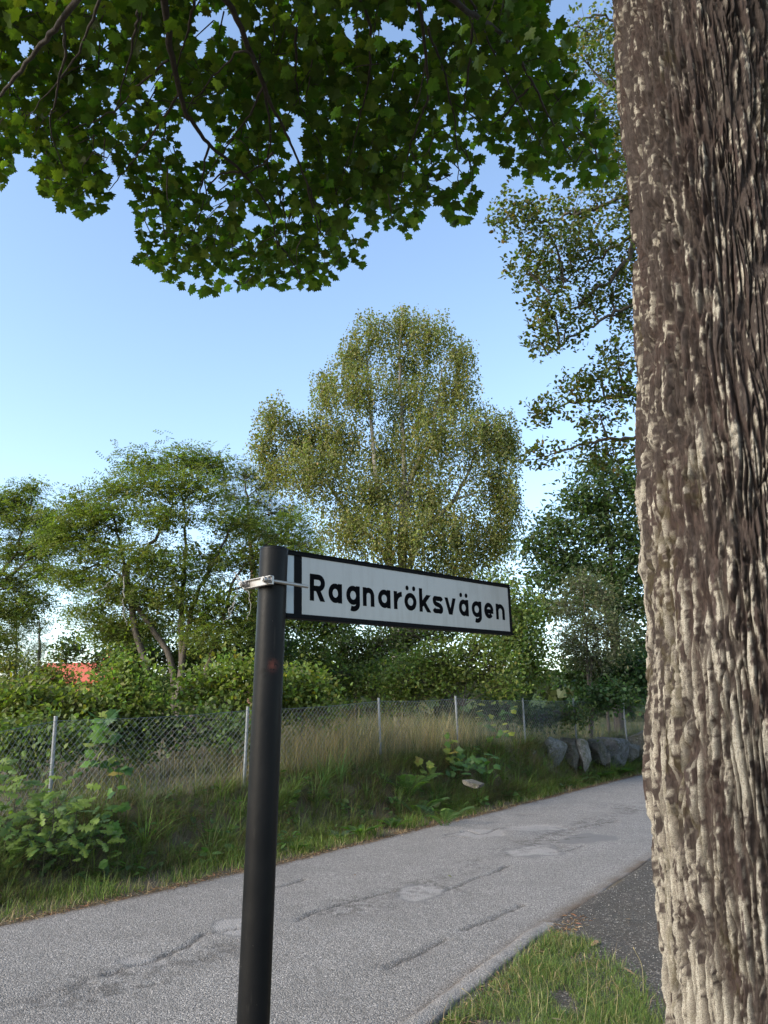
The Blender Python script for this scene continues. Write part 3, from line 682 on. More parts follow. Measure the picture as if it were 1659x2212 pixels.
for P in subs:
    C = catmull(lp(*P), 7); C[1:-1] += rng.normal(0, .006, C[1:-1].shape); k = np.linspace(0, 1, len(C)); q = MB()
    q.tube(C, .012 * (1 - k) + .004 * k, 6); q.build('branch', TWIGM, None, maple, smooth=True)
# foliage
OUT = np.array([(-400, 420), (0, 402), (20, 395), (38, 335), (75, 355), (88, 420), (140, 455), (190, 480), (228, 455), (236, 395), (265, 400), (294, 470), (300, 590), (350, 608), (400, 645), (450, 640), (520, 628), (600, 632), (680, 630), (740, 588), (792, 590), (800, 505), (890, 515), (912, 450), (940, 425), (952, 478), (1028, 485), (1034, 400), (1042, 318), (1072, 332), (1100, 385), (1130, 392), (1180, 398), (1300, 402), (1340, 400), (1372, 330), (1420, 300)], float)
HOLES = [(510, 55, 26, 38), (425, 300, 34, 42), (540, 475, 18, 14), (640, 300, 18, 60), (765, 60, 18, 25), (850, 60, 45, 18), (440, 65, 12, 60), (1010, 285, 20, 12), (1200, 15, 20, 30), (700, 520, 12, 10), (60, 100, 20, 16), (230, 100, 14, 10), (780, 480, 14, 30), (1075, 230, 10, 10), (255, 395, 16, 30)]
def allowed(px, py, mg):
    ok = py < np.interp(px, OUT[:, 0], OUT[:, 1]) - mg - 26 * (noise(px / 24, py / 60, 123) - .35)
    ok &= px < np.interp(py, [-300, 0, 100, 230, 330, 400], [1165, 1192, 1236, 1298, 1335, 1372]) - mg * .5
    for hx, hy, hrx, hry in HOLES: ok &= ((px - hx) / (hrx + mg * .7)) ** 2 + ((py - hy) / (hry + mg * .7)) ** 2 > 1
    return ok
N = 2350
cx = rng.uniform(-260, 1400, N * 2); cy = rng.uniform(-160, 650, N * 2)
keep = allowed(cx, cy, 16) & (rng.random(N * 2) < np.clip(3.6 * (fbm(cx / 75, cy / 75, 3, 121) - .30), .12, .85)); cx = cx[keep]; cy = cy[keep]
cY = 5.15 + cy / 600 * 2.5 + rng.normal(0, .38, len(cx)) + .5 * (noise(cx / 120, cy / 120, 5) - .5)
CL = np.array([W(a, b_, max(3.4, c_)) for a, b_, c_ in zip(cx, cy, cY)])
NL = 7; P = np.repeat(CL, NL, 0) + rng.normal(0, 1, (len(CL) * NL, 3)) * np.array([.22, .22, .13])
lx, ly, ld = project(P); ok = allowed(lx, ly, 5); P = P[ok]
outw = unit(P * [1, 1, 0] - np.array([AXX, AXY, 0])); outw[:, 2] = 0
nr = rand_dir(len(P), (0, 0, 1), .42) + .35 * outw; axd = outw * .8 + rng.normal(0, .55, P.shape) + np.array([0, 0, -.35])
sz = np.clip(rng.normal(.092, .022, len(P)), .045, .145)
# twigs from clusters
q = MB()
for i in rng.choice(len(CL), 1000, replace=False):
    c = CL[i]; e = c + unit(outw[0] * 0 + rng.normal(0, 1, 3) * [1, 1, .4] + (np.array([AXX, AXY, 9.0]) - c) * .25) * rng.uniform(.25, .6); mid = (c + e) / 2 + rng.normal(0, .04, 3)
    ex, ey, _ = project(np.array([e, mid, c]))
    if not allowed(ex, ey, 12).all(): continue
    q.tube(catmull([e, mid, c], 3), np.linspace(.007, .003, 7), 4, cap=False)
tw = q.build('twigs', TWIGM, None, maple); tw['kind'] = 'stuff'
lx, ly, ld = project(P + nr * 0); inview = (lx > 20) & (lx < 1330) & (ly > 20); score = np.where(inview, sz / ld * (1 + .6 * (np.abs(ly - np.interp(lx, OUT[:, 0], OUT[:, 1])) < 40)), 0)
top = np.argsort(-score)[:300]; rest = np.setdiff1d(np.arange(len(P)), top)
MC = (.054, .092, .014)
def col_leaf(n): return tints(n, MC, .28, .14, (.10, .145, .02), .06)
V, F = place(T_MAPLE, P[rest], nr[rest], axd[rest], sz[rest]); tc_ = np.repeat(col_leaf(len(rest)), len(T_MAPLE[0]), 0)
fo = obj('foliage', V, F, MLEAF, tint=tc_); put(fo, maple); fo['kind'] = 'stuff'
variants = []
for k in range(6):
    c = col_leaf(1); variants.append(mesh('maple_leaf', T_MAPLE[0], T_MAPLE[1], MLEAF, tint=np.repeat(c, len(T_MAPLE[0]), 0)))
def leaf_objects(P, nr, axd, sz, variants, root, name='leaf'):
    for i in range(len(P)):
        Z = unit(nr[i]); Yv = unit(axd[i] - (axd[i] @ Z) * Z); Xv = np.cross(Yv, Z)
        o = bpy.data.objects.new(name, variants[i % len(variants)]); COL.objects.link(o); o.parent = root
        M = mathutils.Matrix((Xv * sz[i], Yv * sz[i], Z * sz[i])).transposed().to_4x4(); M.translation = mathutils.Vector(P[i] - np.array(root.location)); o.matrix_basis = M
leaf_objects(P[top], nr[top], axd[top], sz[top], variants, maple)
# rest of the crown above and behind
n = 42000
cc = rand_dir(n) * (rng.random((n, 1)) ** (1 / 2.4)) * np.array([6.5, 6.5, 4.2]) + np.array([.6, 2.4, 9.4])
lx, ly, ld = project(cc); dep = cc[:, 1] * cp + (cc[:, 2] - CAMZ) * sp
infr = (dep > .2) & (lx > -120) & (lx < 1800) & (ly > -90) & (ly < 2300)
cc = cc[(~infr) & (cc[:, 2] > 6.0)]; cc = cc[fbm(cc[:, 0] * .6 + 20, cc[:, 1] * .6 + cc[:, 2] * .5, 3, 122) > .42][:3600]
V, F = place(T_MAPLE_LO, cc, rand_dir(len(cc), (0, 0, 1), .45), rand_dir(len(cc), (0, 0, -.3)), rng.uniform(.22, .34, len(cc)))
fo = obj('upper_foliage', V, F, MLEAF, tint=np.repeat(col_leaf(len(cc)), len(T_MAPLE_LO[0]), 0)); put(fo, maple); fo['kind'] = 'stuff'

# ------------------------------------------------------------------ generic trees
def make_tree(name, label, cat, base, trunks, blobs, Y, temp, lsize, tint, dens, per, spread, barkm=BARK, twigs=True, mode='round', group=None,
              var=.22, extra=None, pextra=0, lmat=LEAF, tr_r=.12, width=1.0, gap=.45, axb=(0, 0, .1), nsp=.8, shell=2.2, kids=True, total=3000, limbs=(), fill=(.12, .10), bs=1.1):
    """base px (x), blobs: (px,py,rx,ry[,Y]) in photo pixels at distance Y; trunks: lists of photo points"""
    bx = W(base, 1500, Y); bz = float(H(bx[0], bx[1])); root = thing(name, label, cat, (bx[0], bx[1], bz), group)
    paths = []
    for pts in trunks:
        P = [np.array([bx[0], bx[1], bz - .15])] + [W(*(p if len(p) == 3 else (*p, Y))) for p in pts]
        C = catmull(P, 6); paths.append(C); k = np.linspace(0, 1, len(C)); q = MB()
        C = C + np.concatenate([np.zeros((1, 3)), rng.normal(0, .02, (len(C) - 1, 3))])
        q.tube(C, tr_r * (1 - .85 * k), 9); q.build('trunk' if len(paths) == 1 else 'stem', barkm, None, root, smooth=True)
    for pts in limbs:
        C = catmull([W(*(p if len(p) == 3 else (*p, Y))) for p in pts], 7); C[1:] += rng.normal(0, .02, C[1:].shape); paths.append(C); k = np.linspace(0, 1, len(C)); q = MB(); q.tube(C, .040 * (1 - k) + .008, 6); q.build('bough', barkm, None, root, smooth=True)
    spine = np.concatenate(paths); allc = []; tw = MB(); inner = []; wsum = sum((b_[2] * b_[3]) ** .8 for b_ in blobs)
    for bl in blobs:
        px, py, rx, ry = bl[:4]; yy = bl[4] if len(bl) > 4 else Y
        c = W(px, py, yy); _, _, dep = project(c); k = bs * dep / FPX; RX_, RZ_ = rx * k, ry * k; RY_ = min(RX_, 1.3 * RZ_ + .6)
        c = c + np.array([0, rng.uniform(-.4, .4) * RY_, 0])
        att = spine[np.argmin(np.linalg.norm((spine - (c - np.array([0, 0, .6 * RZ_]))) * [1, 1, 1.4], axis=1))]
        mid = (att + c) / 2 + np.array([0, 0, .12 * np.linalg.norm(c - att)]) + rng.normal(0, .05, 3) * np.linalg.norm(c - att)
        C = catmull([att, mid, c], 6); rb = min(tr_r * .5, .012 + .016 * np.linalg.norm(c - att)); q = MB(); q.tube(C, np.linspace(rb, .008, len(C)), 6)
        if kids: q.build('branch', barkm, None, root, smooth=True)
        nclu = max(3, int(1.2 * total / per * (rx * ry) ** .8 / wsum))
        d = rand_dir(nclu); rad = rng.random((nclu, 1)) ** (1 / shell)
        lump = .78 + .5 * (fbm(np.arctan2(d[:, 1], d[:, 0]) * 1.7 + px, d[:, 2] * 2.2 + py, 3, 131) - .35)
        pc_ = c + d * rad * lump[:, None] * np.array([RX_, RY_, RZ_])
        nf = int(total * (fill[0] if fill else 0) * 1.3 * (rx * ry) ** .8 / wsum) + 2; inner.append(c + rand_dir(nf) * rng.random((nf, 1)) ** (1 / 2.5) * .70 * np.array([RX_, RY_, RZ_]))
        keep_ = fbm(pc_[:, 0] / gap + pc_[:, 1] * .7, pc_[:, 2] / gap, 2, 132) > .27
        pc_ = pc_[keep_]; allc.append(pc_)
        if twigs:
            for p_ in pc_[::max(1, int(total / per / 330))]:
                j = C[rng.integers(len(C) // 2, len(C))]; L = np.linalg.norm(p_ - j)
                tw.tube(catmull([j, (j + p_) / 2 + rng.normal(0, .08 * L, 3), p_], 3), np.linspace(.004 + .004 * L, .0025, 7), 3, cap=False)
    CLS = np.concatenate(allc); n = len(CLS)
    if fill:
        fp = np.concatenate(inner); fp = fp[rng.permutation(len(fp))[:int(total * fill[0])]]; V, F = place(T_LEAF, fp, rand_dir(len(fp), (0, 0, .5), .8), rand_dir(len(fp)), fill[1] * rng.uniform(.6, 1.3, len(fp)), 1.2)
        o = obj('inner_foliage', V, F, lmat, tint=np.repeat(tints(len(fp), tint, var, .12), 4, 0)); put(o, root); o['kind'] = 'stuff'
    if twigs and tw.n: o = tw.build('twigs', barkm if barkm is not BIRCHB else TWIGM, None, root); o['kind'] = 'stuff'
    P = np.repeat(CLS, per, 0); ctr = CLS.mean(0)
    if mode == 'weep':
        f = np.tile(np.linspace(0, 1, per), n); L = np.repeat(rng.uniform(.5, 1.5, n) * spread * 2.2, per); sway = np.repeat(rng.normal(0, .12, (n, 2)), per, 0)
        P = P + np.stack([sway[:, 0] * f * L, sway[:, 1] * f * L, -f * L + .2 * spread], 1) + rng.normal(0, .075, P.shape) * spread * 2
        nr = rand_dir(len(P)); ax = rand_dir(len(P), (0, 0, -.9), .6)
    elif mode == 'spray':
        d0 = np.repeat(unit((CLS - ctr) * [1, 1, .4] + rng.normal(0, .7, CLS.shape)), per, 0)
        P = P + d0 * rng.uniform(-spread, spread, (len(P), 1)) + rng.normal(0, spread * .45, P.shape) * [1, 1, .5]
        nr = rand_dir(len(P), (0, 0, 1), .45); ax = d0 + rng.normal(0, .7, P.shape) + np.array([0, 0, -.1])
    elif mode == 'rosette':
        P = P + rng.normal(0, spread, P.shape); ax = rand_dir(len(P), (0, 0, .15), 1.0); nr = rand_dir(len(P), (0, -.3, .6), .6)
    elif mode == 'needle':
        P = P + rng.normal(0, spread, P.shape); nr = rand_dir(len(P)); ax = rand_dir(len(P), (0, 0, .9), .7)
    else:
        P = P + rng.normal(0, spread, P.shape) * [1, 1, .75]; nr = rand_dir(len(P), (0, 0, .8), nsp); ax = unit(P - np.repeat(CLS, per, 0)) * .7 + rand_dir(len(P), axb, 1.0)
    ct = np.repeat(np.exp(rng.normal(0, var * .6, (n, 1))), per, 0)
    V, F = place(temp, P, nr, ax, lsize * rng.uniform(.65, 1.25, len(P)), width)
    o = obj('crown', V, F, lmat, tint=np.repeat(np.clip(tints(len(P), tint, var, .12, extra, pextra) * ct, .002, .6), len(temp[0]), 0)); put(o, root); o['kind'] = 'stuff'
    print(name, 'leaves', len(P)); return root

# oak behind the maple
make_tree('oak_tree', 'oak with sparse lobed leaves on bare wiry boughs showing behind the maple trunk', 'tree', 1690, [[(1690, 900), (1660, 400), (1600, 0), (1580, -300)]],
    [(1105, 460, 50, 55, 9.6), (1170, 500, 70, 65, 9.8), (1140, 570, 50, 40, 9.8), (1230, 540, 70, 60), (1320, 620, 60, 50), (1220, 720, 50, 45), (1370, 500, 50, 70), (1250, 440, 60, 55), (1330, 440, 60, 60), (1290, 540, 80, 50), (1200, 590, 55, 40), (1180, 660, 45, 50, 9.8), (1170, 735, 40, 35, 9.7), (1270, 650, 50, 40), (1370, 580, 50, 60), (1370, 680, 30, 50), (1340, 760, 50, 50),
     (1300, 810, 50, 40), (1240, 850, 50, 30), (1180, 890, 45, 28, 9.8), (1350, 850, 40, 40), (1290, 900, 60, 35), (1180, 975, 40, 28, 9.8), (1330, 980, 50, 40), (1280, 960, 50, 25), (1350, 60, 60, 70), (1280, 50, 60, 60), (1320, 130, 70, 60), (1370, 250, 50, 70), (1350, 180, 45, 60), (1300, 250, 40, 60), (1350, 330, 40, 60), (1380, 400, 30, 60), (1290, 330, 50, 40), (1250, 130, 30, 40)],
    10.3, T_LEAFR, .070, (.080, .098, .022), 11.5, 6, .040, BARK, extra=(.15, .10, .03), pextra=.08, tr_r=.22, gap=.10, shell=2.4, var=.3, width=.85, total=14500, mode='rosette', fill=None, bs=1.42,
    limbs=[[(1640, 300), (1480, 370), (1380, 410), (1300, 445), (1220, 470), (1150, 480, 9.9), (1090, 450, 9.7)], [(1640, 420), (1480, 460), (1390, 500), (1310, 545), (1240, 590), (1190, 640, 9.9)], [(1640, 560), (1480, 610), (1390, 645), (1320, 680), (1250, 720), (1180, 765, 9.8)],
           [(1390, 500), (1330, 590), (1270, 640), (1215, 690)], [(1640, 840), (1480, 920), (1400, 938), (1320, 950), (1240, 965), (1170, 985, 9.9)], [(1640, 760), (1480, 810), (1390, 850), (1310, 860), (1220, 875), (1150, 905, 9.9)], [(1640, 60), (1480, 130), (1380, 170), (1310, 200), (1270, 260)], [(1640, 20), (1480, 60), (1360, 60), (1290, 30), (1235, 60)]])
# birch
make_tree('birch_tree', 'tall weeping birch with pale trunk and fine drooping olive leaves behind the sign', 'tree', 862,
    [[(862, 1300), (868, 1100), (872, 950), (862, 800), (870, 660)], [(840, 1150), (815, 1050), (800, 900), (790, 760)], [(880, 1080), (930, 950), (955, 800)], [(890, 1200), (980, 1080), (1050, 930)], [(850, 1250), (760, 1120), (640, 960)]],
    [(870, 690, 50, 45), (800, 715, 48, 45), (930, 720, 55, 50), (880, 770, 90, 55), (760, 770, 40, 50), (990, 770, 42, 45), (770, 850, 90, 60), (900, 850, 100, 70), (985, 840, 55, 60), (700, 830, 28, 45), (596, 900, 46, 48), (650, 930, 55, 60), (570, 960, 34, 40), (720, 930, 80, 70), (830, 960, 110, 70), (950, 950, 110, 80), (1050, 920, 60, 62), (1095, 940, 38, 70),
     (680, 1020, 90, 70), (600, 1010, 40, 40), (800, 1060, 110, 70), (930, 1060, 110, 80), (1060, 1030, 70, 80), (1090, 1080, 42, 70), (880, 1160, 130, 70), (760, 1140, 90, 60), (1000, 1150, 100, 70), (1070, 1160, 50, 50), (830, 1250, 130, 60), (980, 1240, 100, 60)],
    26, T_LEAF, .098, (.160, .165, .056), 17, 15, .36, BIRCHB, mode='weep', tr_r=.15, var=.20, gap=.9, width=1.1, shell=1.7, total=105000, fill=(.12, .12), bs=1.22)
# robinia-like trees on the far side of the fence
make_tree('locust_tree', 'many-stemmed feathery-leaved tree spreading dark forked stems behind the fence bushes', 'tree', 385,
    [[(392, 1440), (390, 1330), (398, 1230), (400, 1130), (390, 1050)], [(370, 1430), (300, 1320), (270, 1250), (255, 1150), (230, 1080)], [(400, 1400), (420, 1300), (470, 1200), (520, 1100)], [(450, 1440), (480, 1340), (505, 1250), (560, 1190)], [(275, 1260), (310, 1200), (355, 1130), (380, 1050)]],
    [(310, 1000, 75, 30), (400, 990, 80, 30), (450, 1000, 50, 28), (250, 1050, 60, 30), (340, 1060, 90, 40), (440, 1065, 90, 40), (170, 1090, 60, 40), (250, 1120, 80, 40), (370, 1130, 90, 40), (500, 1130, 80, 50), (140, 1160, 60, 45), (220, 1190, 80, 45), (330, 1210, 90, 45), (450, 1200, 90, 45), (550, 1200, 70, 50), (150, 1240, 60, 40), (240, 1270, 80, 40), (370, 1290, 80, 40), (480, 1290, 80, 45), (560, 1290, 50, 50), (190, 1320, 60, 30), (290, 1350, 70, 35), (460, 1380, 80, 35), (620, 1140, 60, 50), (650, 1210, 60, 40), (380, 1240, 90, 40), (300, 1290, 90, 40), (430, 1330, 90, 40), (180, 1140, 60, 35), (530, 1350, 60, 40), (230, 1360, 60, 30), (600, 1260, 60, 45)],
    15, T_PIN, .23, (.125, .155, .040), 9.5, 5, .22, BARK, mode='spray', tr_r=.075, var=.24, gap=.5, extra=(.14, .17, .03), pextra=.12, total=11500, fill=(.40, .10))
make_tree('locust_tree', 'feathery-leaved tree with slanting branches beside the yellow house', 'tree', -70,
    [[(-60, 1400), (-20, 1280), (30, 1200), (65, 1100)], [(-60, 1350), (40, 1230), (110, 1180)]],
    [(30, 1080, 55, 30), (70, 1060, 25, 20), (-20, 1110, 60, 40), (60, 1130, 60, 30), (0, 1180, 70, 40), (80, 1190, 50, 25), (20, 1250, 60, 30), (-20, 1310, 70, 40), (40, 1330, 50, 25), (0, 1380, 60, 30), (105, 1115, 40, 25), (110, 1160, 50, 28), (95, 1235, 45, 25), (60, 1290, 55, 28)],
    16.5, T_PIN, .23, (.125, .155, .040), 9, 5, .22, BARK, mode='spray', tr_r=.08, gap=.5, total=4600, fill=(.40, .10))
# pine
make_tree('pine_tree', 'tall pine with rusty limbs and tufted needles between the locust and the birch', 'tree', 545,
    [[(545, 1300), (540, 1150), (530, 1040)]], [(480, 1035, 40, 25), (530, 1025, 40, 25), (575, 1050, 40, 25), (500, 1080, 50, 25), (560, 1090, 50, 25), (530, 1130, 60, 30), (620, 1110, 50, 30), (580, 1160, 60, 30), (660, 1180, 50, 40)],
    27, T_NEEDLE, .16, (.070, .095, .032), 9, 9, .16, PINEB, mode='needle', tr_r=.16, var=.2, extra=(.16, .08, .03), pextra=.03, total=5200, fill=(.2, .14))
# grey conifers near the house
for i, (px, py, Y, lab) in enumerate([(85, 1335, 34, 'slim dark conifer standing nearest the yellow house'), (35, 1300, 38, 'wispy grey-green conifer thinning to bare twigs beside the pale sky gap')]):
    make_tree('spruce_tree', lab, 'tree', px, [[(px, 1420), (px, py)]], [(px, py + 20, 18, 30), (px, py + 70, 34, 40), (px - 5, py + 120, 48, 40), (px + 8, py + 160, 60, 35)], Y, T_NEEDLE, .16, (.040, .055, .030), 7, 8, .18, BARK, mode='needle', tr_r=.12, group='conifers by the house', total=2000)
# right side trees behind fence
make_tree('cherry_tree', 'dark leafy cherry tree with drooping pointed leaves above the fence end', 'tree', 1330,
    [[(1330, 1400), (1325, 1250), (1310, 1100), (1300, 1020)], [(1320, 1330), (1240, 1220), (1180, 1150)], [(1330, 1300), (1390, 1180), (1430, 1080)]],
    [(1290, 1020, 50, 40), (1350, 1050, 60, 45), (1240, 1080, 50, 35), (1300, 1090, 60, 40), (1390, 1100, 60, 60), (1200, 1140, 55, 40), (1270, 1150, 70, 45), (1350, 1160, 70, 50), (1160, 1190, 45, 40), (1230, 1210, 70, 45), (1320, 1230, 80, 50), (1400, 1220, 60, 70), (1180, 1260, 60, 40), (1270, 1290, 80, 50), (1370, 1310, 70, 60), (1160, 1320, 50, 40), (1400, 1400, 60, 60)],
    23, T_NARROW, .17, (.055, .085, .030), 13, 12, .26, BARK, tr_r=.16, width=1.5, var=.25, gap=.7, total=15000, fill=(.2, .16))
make_tree('willow_shrub', 'grey-green narrow-leaved willow shrub in front of the dark cherry', 'shrub', 1270, [[(1270, 1450), (1265, 1340), (1262, 1270)], [(1280, 1420), (1310, 1330)]],
    [(1262, 1265, 45, 40), (1300, 1290, 40, 35), (1230, 1310, 45, 40), (1280, 1350, 65, 45), (1330, 1370, 50, 50), (1230, 1390, 50, 45), (1290, 1420, 70, 45)], 20.5, T_NARROW, .10, (.105, .118, .068), 17, 14, .18, BARK, tr_r=.05, width=1.2, gap=.6, total=8000)
make_tree('hazel_shrub', 'dense dark green shrub crowding the last fence posts above the rocks', 'shrub', 1310, [[(1310, 1500), (1310, 1430)]],
    [(1240, 1450, 50, 40), (1300, 1460, 60, 45), (1360, 1450, 50, 50), (1340, 1500, 45, 25, 19.8), (1290, 1510, 40, 20, 20), (1410, 1460, 50, 60)], 21.8, T_LEAFR, .11, (.050, .085, .034), 17, 15, .20, BARK, tr_r=.05, var=.3, gap=.6, total=5000)
# bushes behind the fence
SH_ = [('hazel_shrub', 'broad light green bush rising directly behind the sign board end', 1000, 17.2, [(870, 1505, 50, 32), (900, 1440, 60, 45), (850, 1470, 50, 35), (960, 1420, 65, 45), (1030, 1400, 60, 55), (1000, 1460, 70, 40), (1080, 1430, 50, 50), (1090, 1480, 50, 35), (930, 1480, 70, 30)], (.130, .165, .042), T_LEAF, .095),
       ('rowan_shrub', 'light green upright bush half hidden by the far end of the sign board', 1090, 18.6, [(1080, 1270, 50, 45), (1120, 1320, 60, 50), (1060, 1340, 55, 45), (1140, 1390, 55, 50), (1090, 1380, 60, 50), (1150, 1450, 50, 45)], (.112, .148, .038), T_LEAF, .11),
       ('dogwood_shrub', 'yellow-flecked green bush touching the post of the sign from behind', 500, 12.6, [(460, 1470, 55, 42), (520, 1460, 50, 45), (420, 1500, 50, 35), (500, 1515, 60, 30), (570, 1480, 45, 45)], (.125, .162, .038), T_LEAFR, .075),
       ('dogwood_shrub', 'rounded green bush with a few yellow leaves beyond the leaning post', 655, 13.2, [(630, 1480, 45, 45), (680, 1490, 45, 45), (650, 1530, 60, 35), (700, 1540, 40, 30), (620, 1540, 40, 30)], (.118, .155, .038), T_LEAFR, .075),
       ('hazel_shrub', 'tall pale-tipped green bush just above the fence wire by the house', 265, 12.0, [(275, 1440, 32, 32), (250, 1475, 50, 38), (310, 1480, 45, 36), (280, 1515, 60, 32), (215, 1520, 45, 28), (340, 1525, 40, 26)], (.125, .165, .040), T_LEAF, .085),
       ('hazel_shrub', 'low yellow-green bush covering the fence foot near the far house', 105, 11.5, [(60, 1510, 50, 34), (120, 1500, 50, 34), (165, 1520, 45, 30), (20, 1530, 50, 30), (100, 1540, 60, 26), (-40, 1520, 50, 40)], (.115, .140, .034), T_LEAFR, .08),
       ('lilac_shrub', 'dark bush filling the gap beneath the birch', 770, 21, [(740, 1400, 70, 50), (820, 1390, 70, 50), (780, 1450, 80, 40), (880, 1380, 60, 45), (700, 1440, 60, 40), (950, 1360, 60, 40)], (.055, .080, .026), T_LEAF, .11),
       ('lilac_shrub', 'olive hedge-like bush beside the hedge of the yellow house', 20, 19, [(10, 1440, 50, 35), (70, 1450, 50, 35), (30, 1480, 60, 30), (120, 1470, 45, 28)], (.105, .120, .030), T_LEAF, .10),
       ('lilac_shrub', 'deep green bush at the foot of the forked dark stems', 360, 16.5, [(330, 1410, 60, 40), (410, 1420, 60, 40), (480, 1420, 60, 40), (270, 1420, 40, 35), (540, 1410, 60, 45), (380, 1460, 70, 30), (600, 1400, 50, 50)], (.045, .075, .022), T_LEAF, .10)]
SH_ += [('bramble_shrub', 'bramble thicket pressed against the wire near the young oak', 60, 10.6, [(20, 1600, 50, 36), (80, 1590, 50, 36), (150, 1600, 50, 36), (60, 1650, 60, 30), (-30, 1620, 50, 40)], (0.095, 0.132, 0.043), T_LEAFR, .075),
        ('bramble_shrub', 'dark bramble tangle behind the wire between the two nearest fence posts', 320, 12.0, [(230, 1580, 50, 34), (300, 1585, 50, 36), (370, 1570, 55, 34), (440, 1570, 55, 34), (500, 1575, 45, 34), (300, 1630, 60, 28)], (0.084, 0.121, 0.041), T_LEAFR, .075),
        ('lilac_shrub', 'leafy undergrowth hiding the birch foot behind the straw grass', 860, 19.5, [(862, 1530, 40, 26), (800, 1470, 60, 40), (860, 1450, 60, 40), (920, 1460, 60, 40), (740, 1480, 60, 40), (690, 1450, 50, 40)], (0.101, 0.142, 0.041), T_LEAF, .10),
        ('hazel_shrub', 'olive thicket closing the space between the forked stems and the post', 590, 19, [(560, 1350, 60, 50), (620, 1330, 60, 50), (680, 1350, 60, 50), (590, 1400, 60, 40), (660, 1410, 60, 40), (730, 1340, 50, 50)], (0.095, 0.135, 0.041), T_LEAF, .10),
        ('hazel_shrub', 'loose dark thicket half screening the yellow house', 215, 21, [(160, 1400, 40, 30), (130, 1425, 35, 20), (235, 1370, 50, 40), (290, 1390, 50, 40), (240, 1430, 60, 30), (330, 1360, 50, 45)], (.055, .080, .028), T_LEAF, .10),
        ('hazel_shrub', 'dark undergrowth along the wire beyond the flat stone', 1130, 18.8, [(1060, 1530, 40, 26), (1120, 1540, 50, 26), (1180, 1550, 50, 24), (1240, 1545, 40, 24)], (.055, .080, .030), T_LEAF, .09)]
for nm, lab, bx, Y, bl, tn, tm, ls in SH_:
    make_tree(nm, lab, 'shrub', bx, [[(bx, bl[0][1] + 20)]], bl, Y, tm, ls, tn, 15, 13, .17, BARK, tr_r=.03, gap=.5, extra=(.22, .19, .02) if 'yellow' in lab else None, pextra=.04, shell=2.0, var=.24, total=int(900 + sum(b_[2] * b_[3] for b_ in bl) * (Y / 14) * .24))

# distant wood closing the view
q_ = []
n = 24000
aa = rng.uniform(-R(60), R(62), n); dd = rng.uniform(58, 90, n); hgt_ = 3.4 + 3.0 * fbm(aa * 14, aa * 0, 4, 141) ; lowr = np.where(aa < -R(9), .55, 1.0)
PZ_ = rng.random(n) ** .8 * hgt_ * lowr + .8
Pw = np.stack([np.sin(aa) * dd, np.cos(aa) * dd, PZ_], 1)
V, F = place(T_LEAF, Pw, rand_dir(n, (0, -.6, .4), .7), rand_dir(n), rng.uniform(.8, 1.6, n), 1.6)
o = obj('far_wood', V, F, LEAF, tint=np.repeat(tints(n, (.050, .068, .028), .2), 4, 0)); tag(o, 'low distant wood closing the view between the garden trees', 'wood', kind='stuff')

# ------------------------------------------------------------------ grass
def blades(P, h, w, tint, lean=.35, mat_=GRASSM, seg=2, ang=None):
    n = len(P); a = rng.uniform(0, 2 * math.pi, n) if ang is None else ang; d = np.stack([np.cos(a), np.sin(a), 0 * a], 1); b_ = a + math.pi / 2 + rng.normal(0, .5, n)
    sd = np.stack([np.cos(b_), np.sin(b_), 0 * a], 1); L = (rng.random(n) ** .7 * lean * 2)[:, None]; Vs = []
    for k in range(seg + 1):
        f = k / seg; c = P + np.array([0, 0, 1.]) * (h[:, None] * (f - .25 * L * f * f)) + d * (h[:, None] * L * f * f)
        ww = (w * (1 - f ** 1.6) * .5 + .0003)[:, None]
        if k < seg: Vs += [c - sd * ww, c + sd * ww]
        else: Vs += [c]
    V = np.stack(Vs, 1); m_ = V.shape[1]; F = []
    for k in range(seg - 1): F += [(2 * k, 2 * k + 1, 2 * k + 3), (2 * k, 2 * k + 3, 2 * k + 2)]
    F += [(2 * seg - 2, 2 * seg - 1, 2 * seg)]
    F = (np.array(F)[None] + (np.arange(n) * m_)[:, None, None]).reshape(-1, 3)
    return V.reshape(-1, 3), F, np.repeat(tint, m_, 0)
def sowing(n, s0, s1, o0, o1, spow=1.0, thr=None, sc=1.6, k=151, rel=False):
    s = s0 + (s1 - s0) * rng.random(n) ** spow; u = rng.random(n)
    o_ = (o0 + (o1 - o0) * u) * (foff(s) if rel else 1.0); x, y = xy(s, VL + o_ + edge_noise(s))
    if thr is not None:
        kk = fbm(x * sc, y * sc, 3, k) > thr + rng.normal(0, .06, n); s, o_, x, y = s[kk], o_[kk], x[kk], y[kk]
    return s, o_, np.stack([x, y, H(x, y) - .01], 1)
def sow(name, label, parts, cat='grass'):
    Vs, Fs, Ts, n = [], [], [], 0
    for V, F, T in parts: Vs.append(V); Fs.append(F + n); Ts.append(T); n += len(V)
    o = obj(name, np.concatenate(Vs), np.concatenate(Fs), GRASSM, tint=np.concatenate(Ts)); return tag(o, label, cat, kind='stuff')
GREEN, LGREEN, STRAW, OLIVE = (.105, .150, .028), (.145, .19, .040), (.28, .22, .12), (.105, .115, .040)
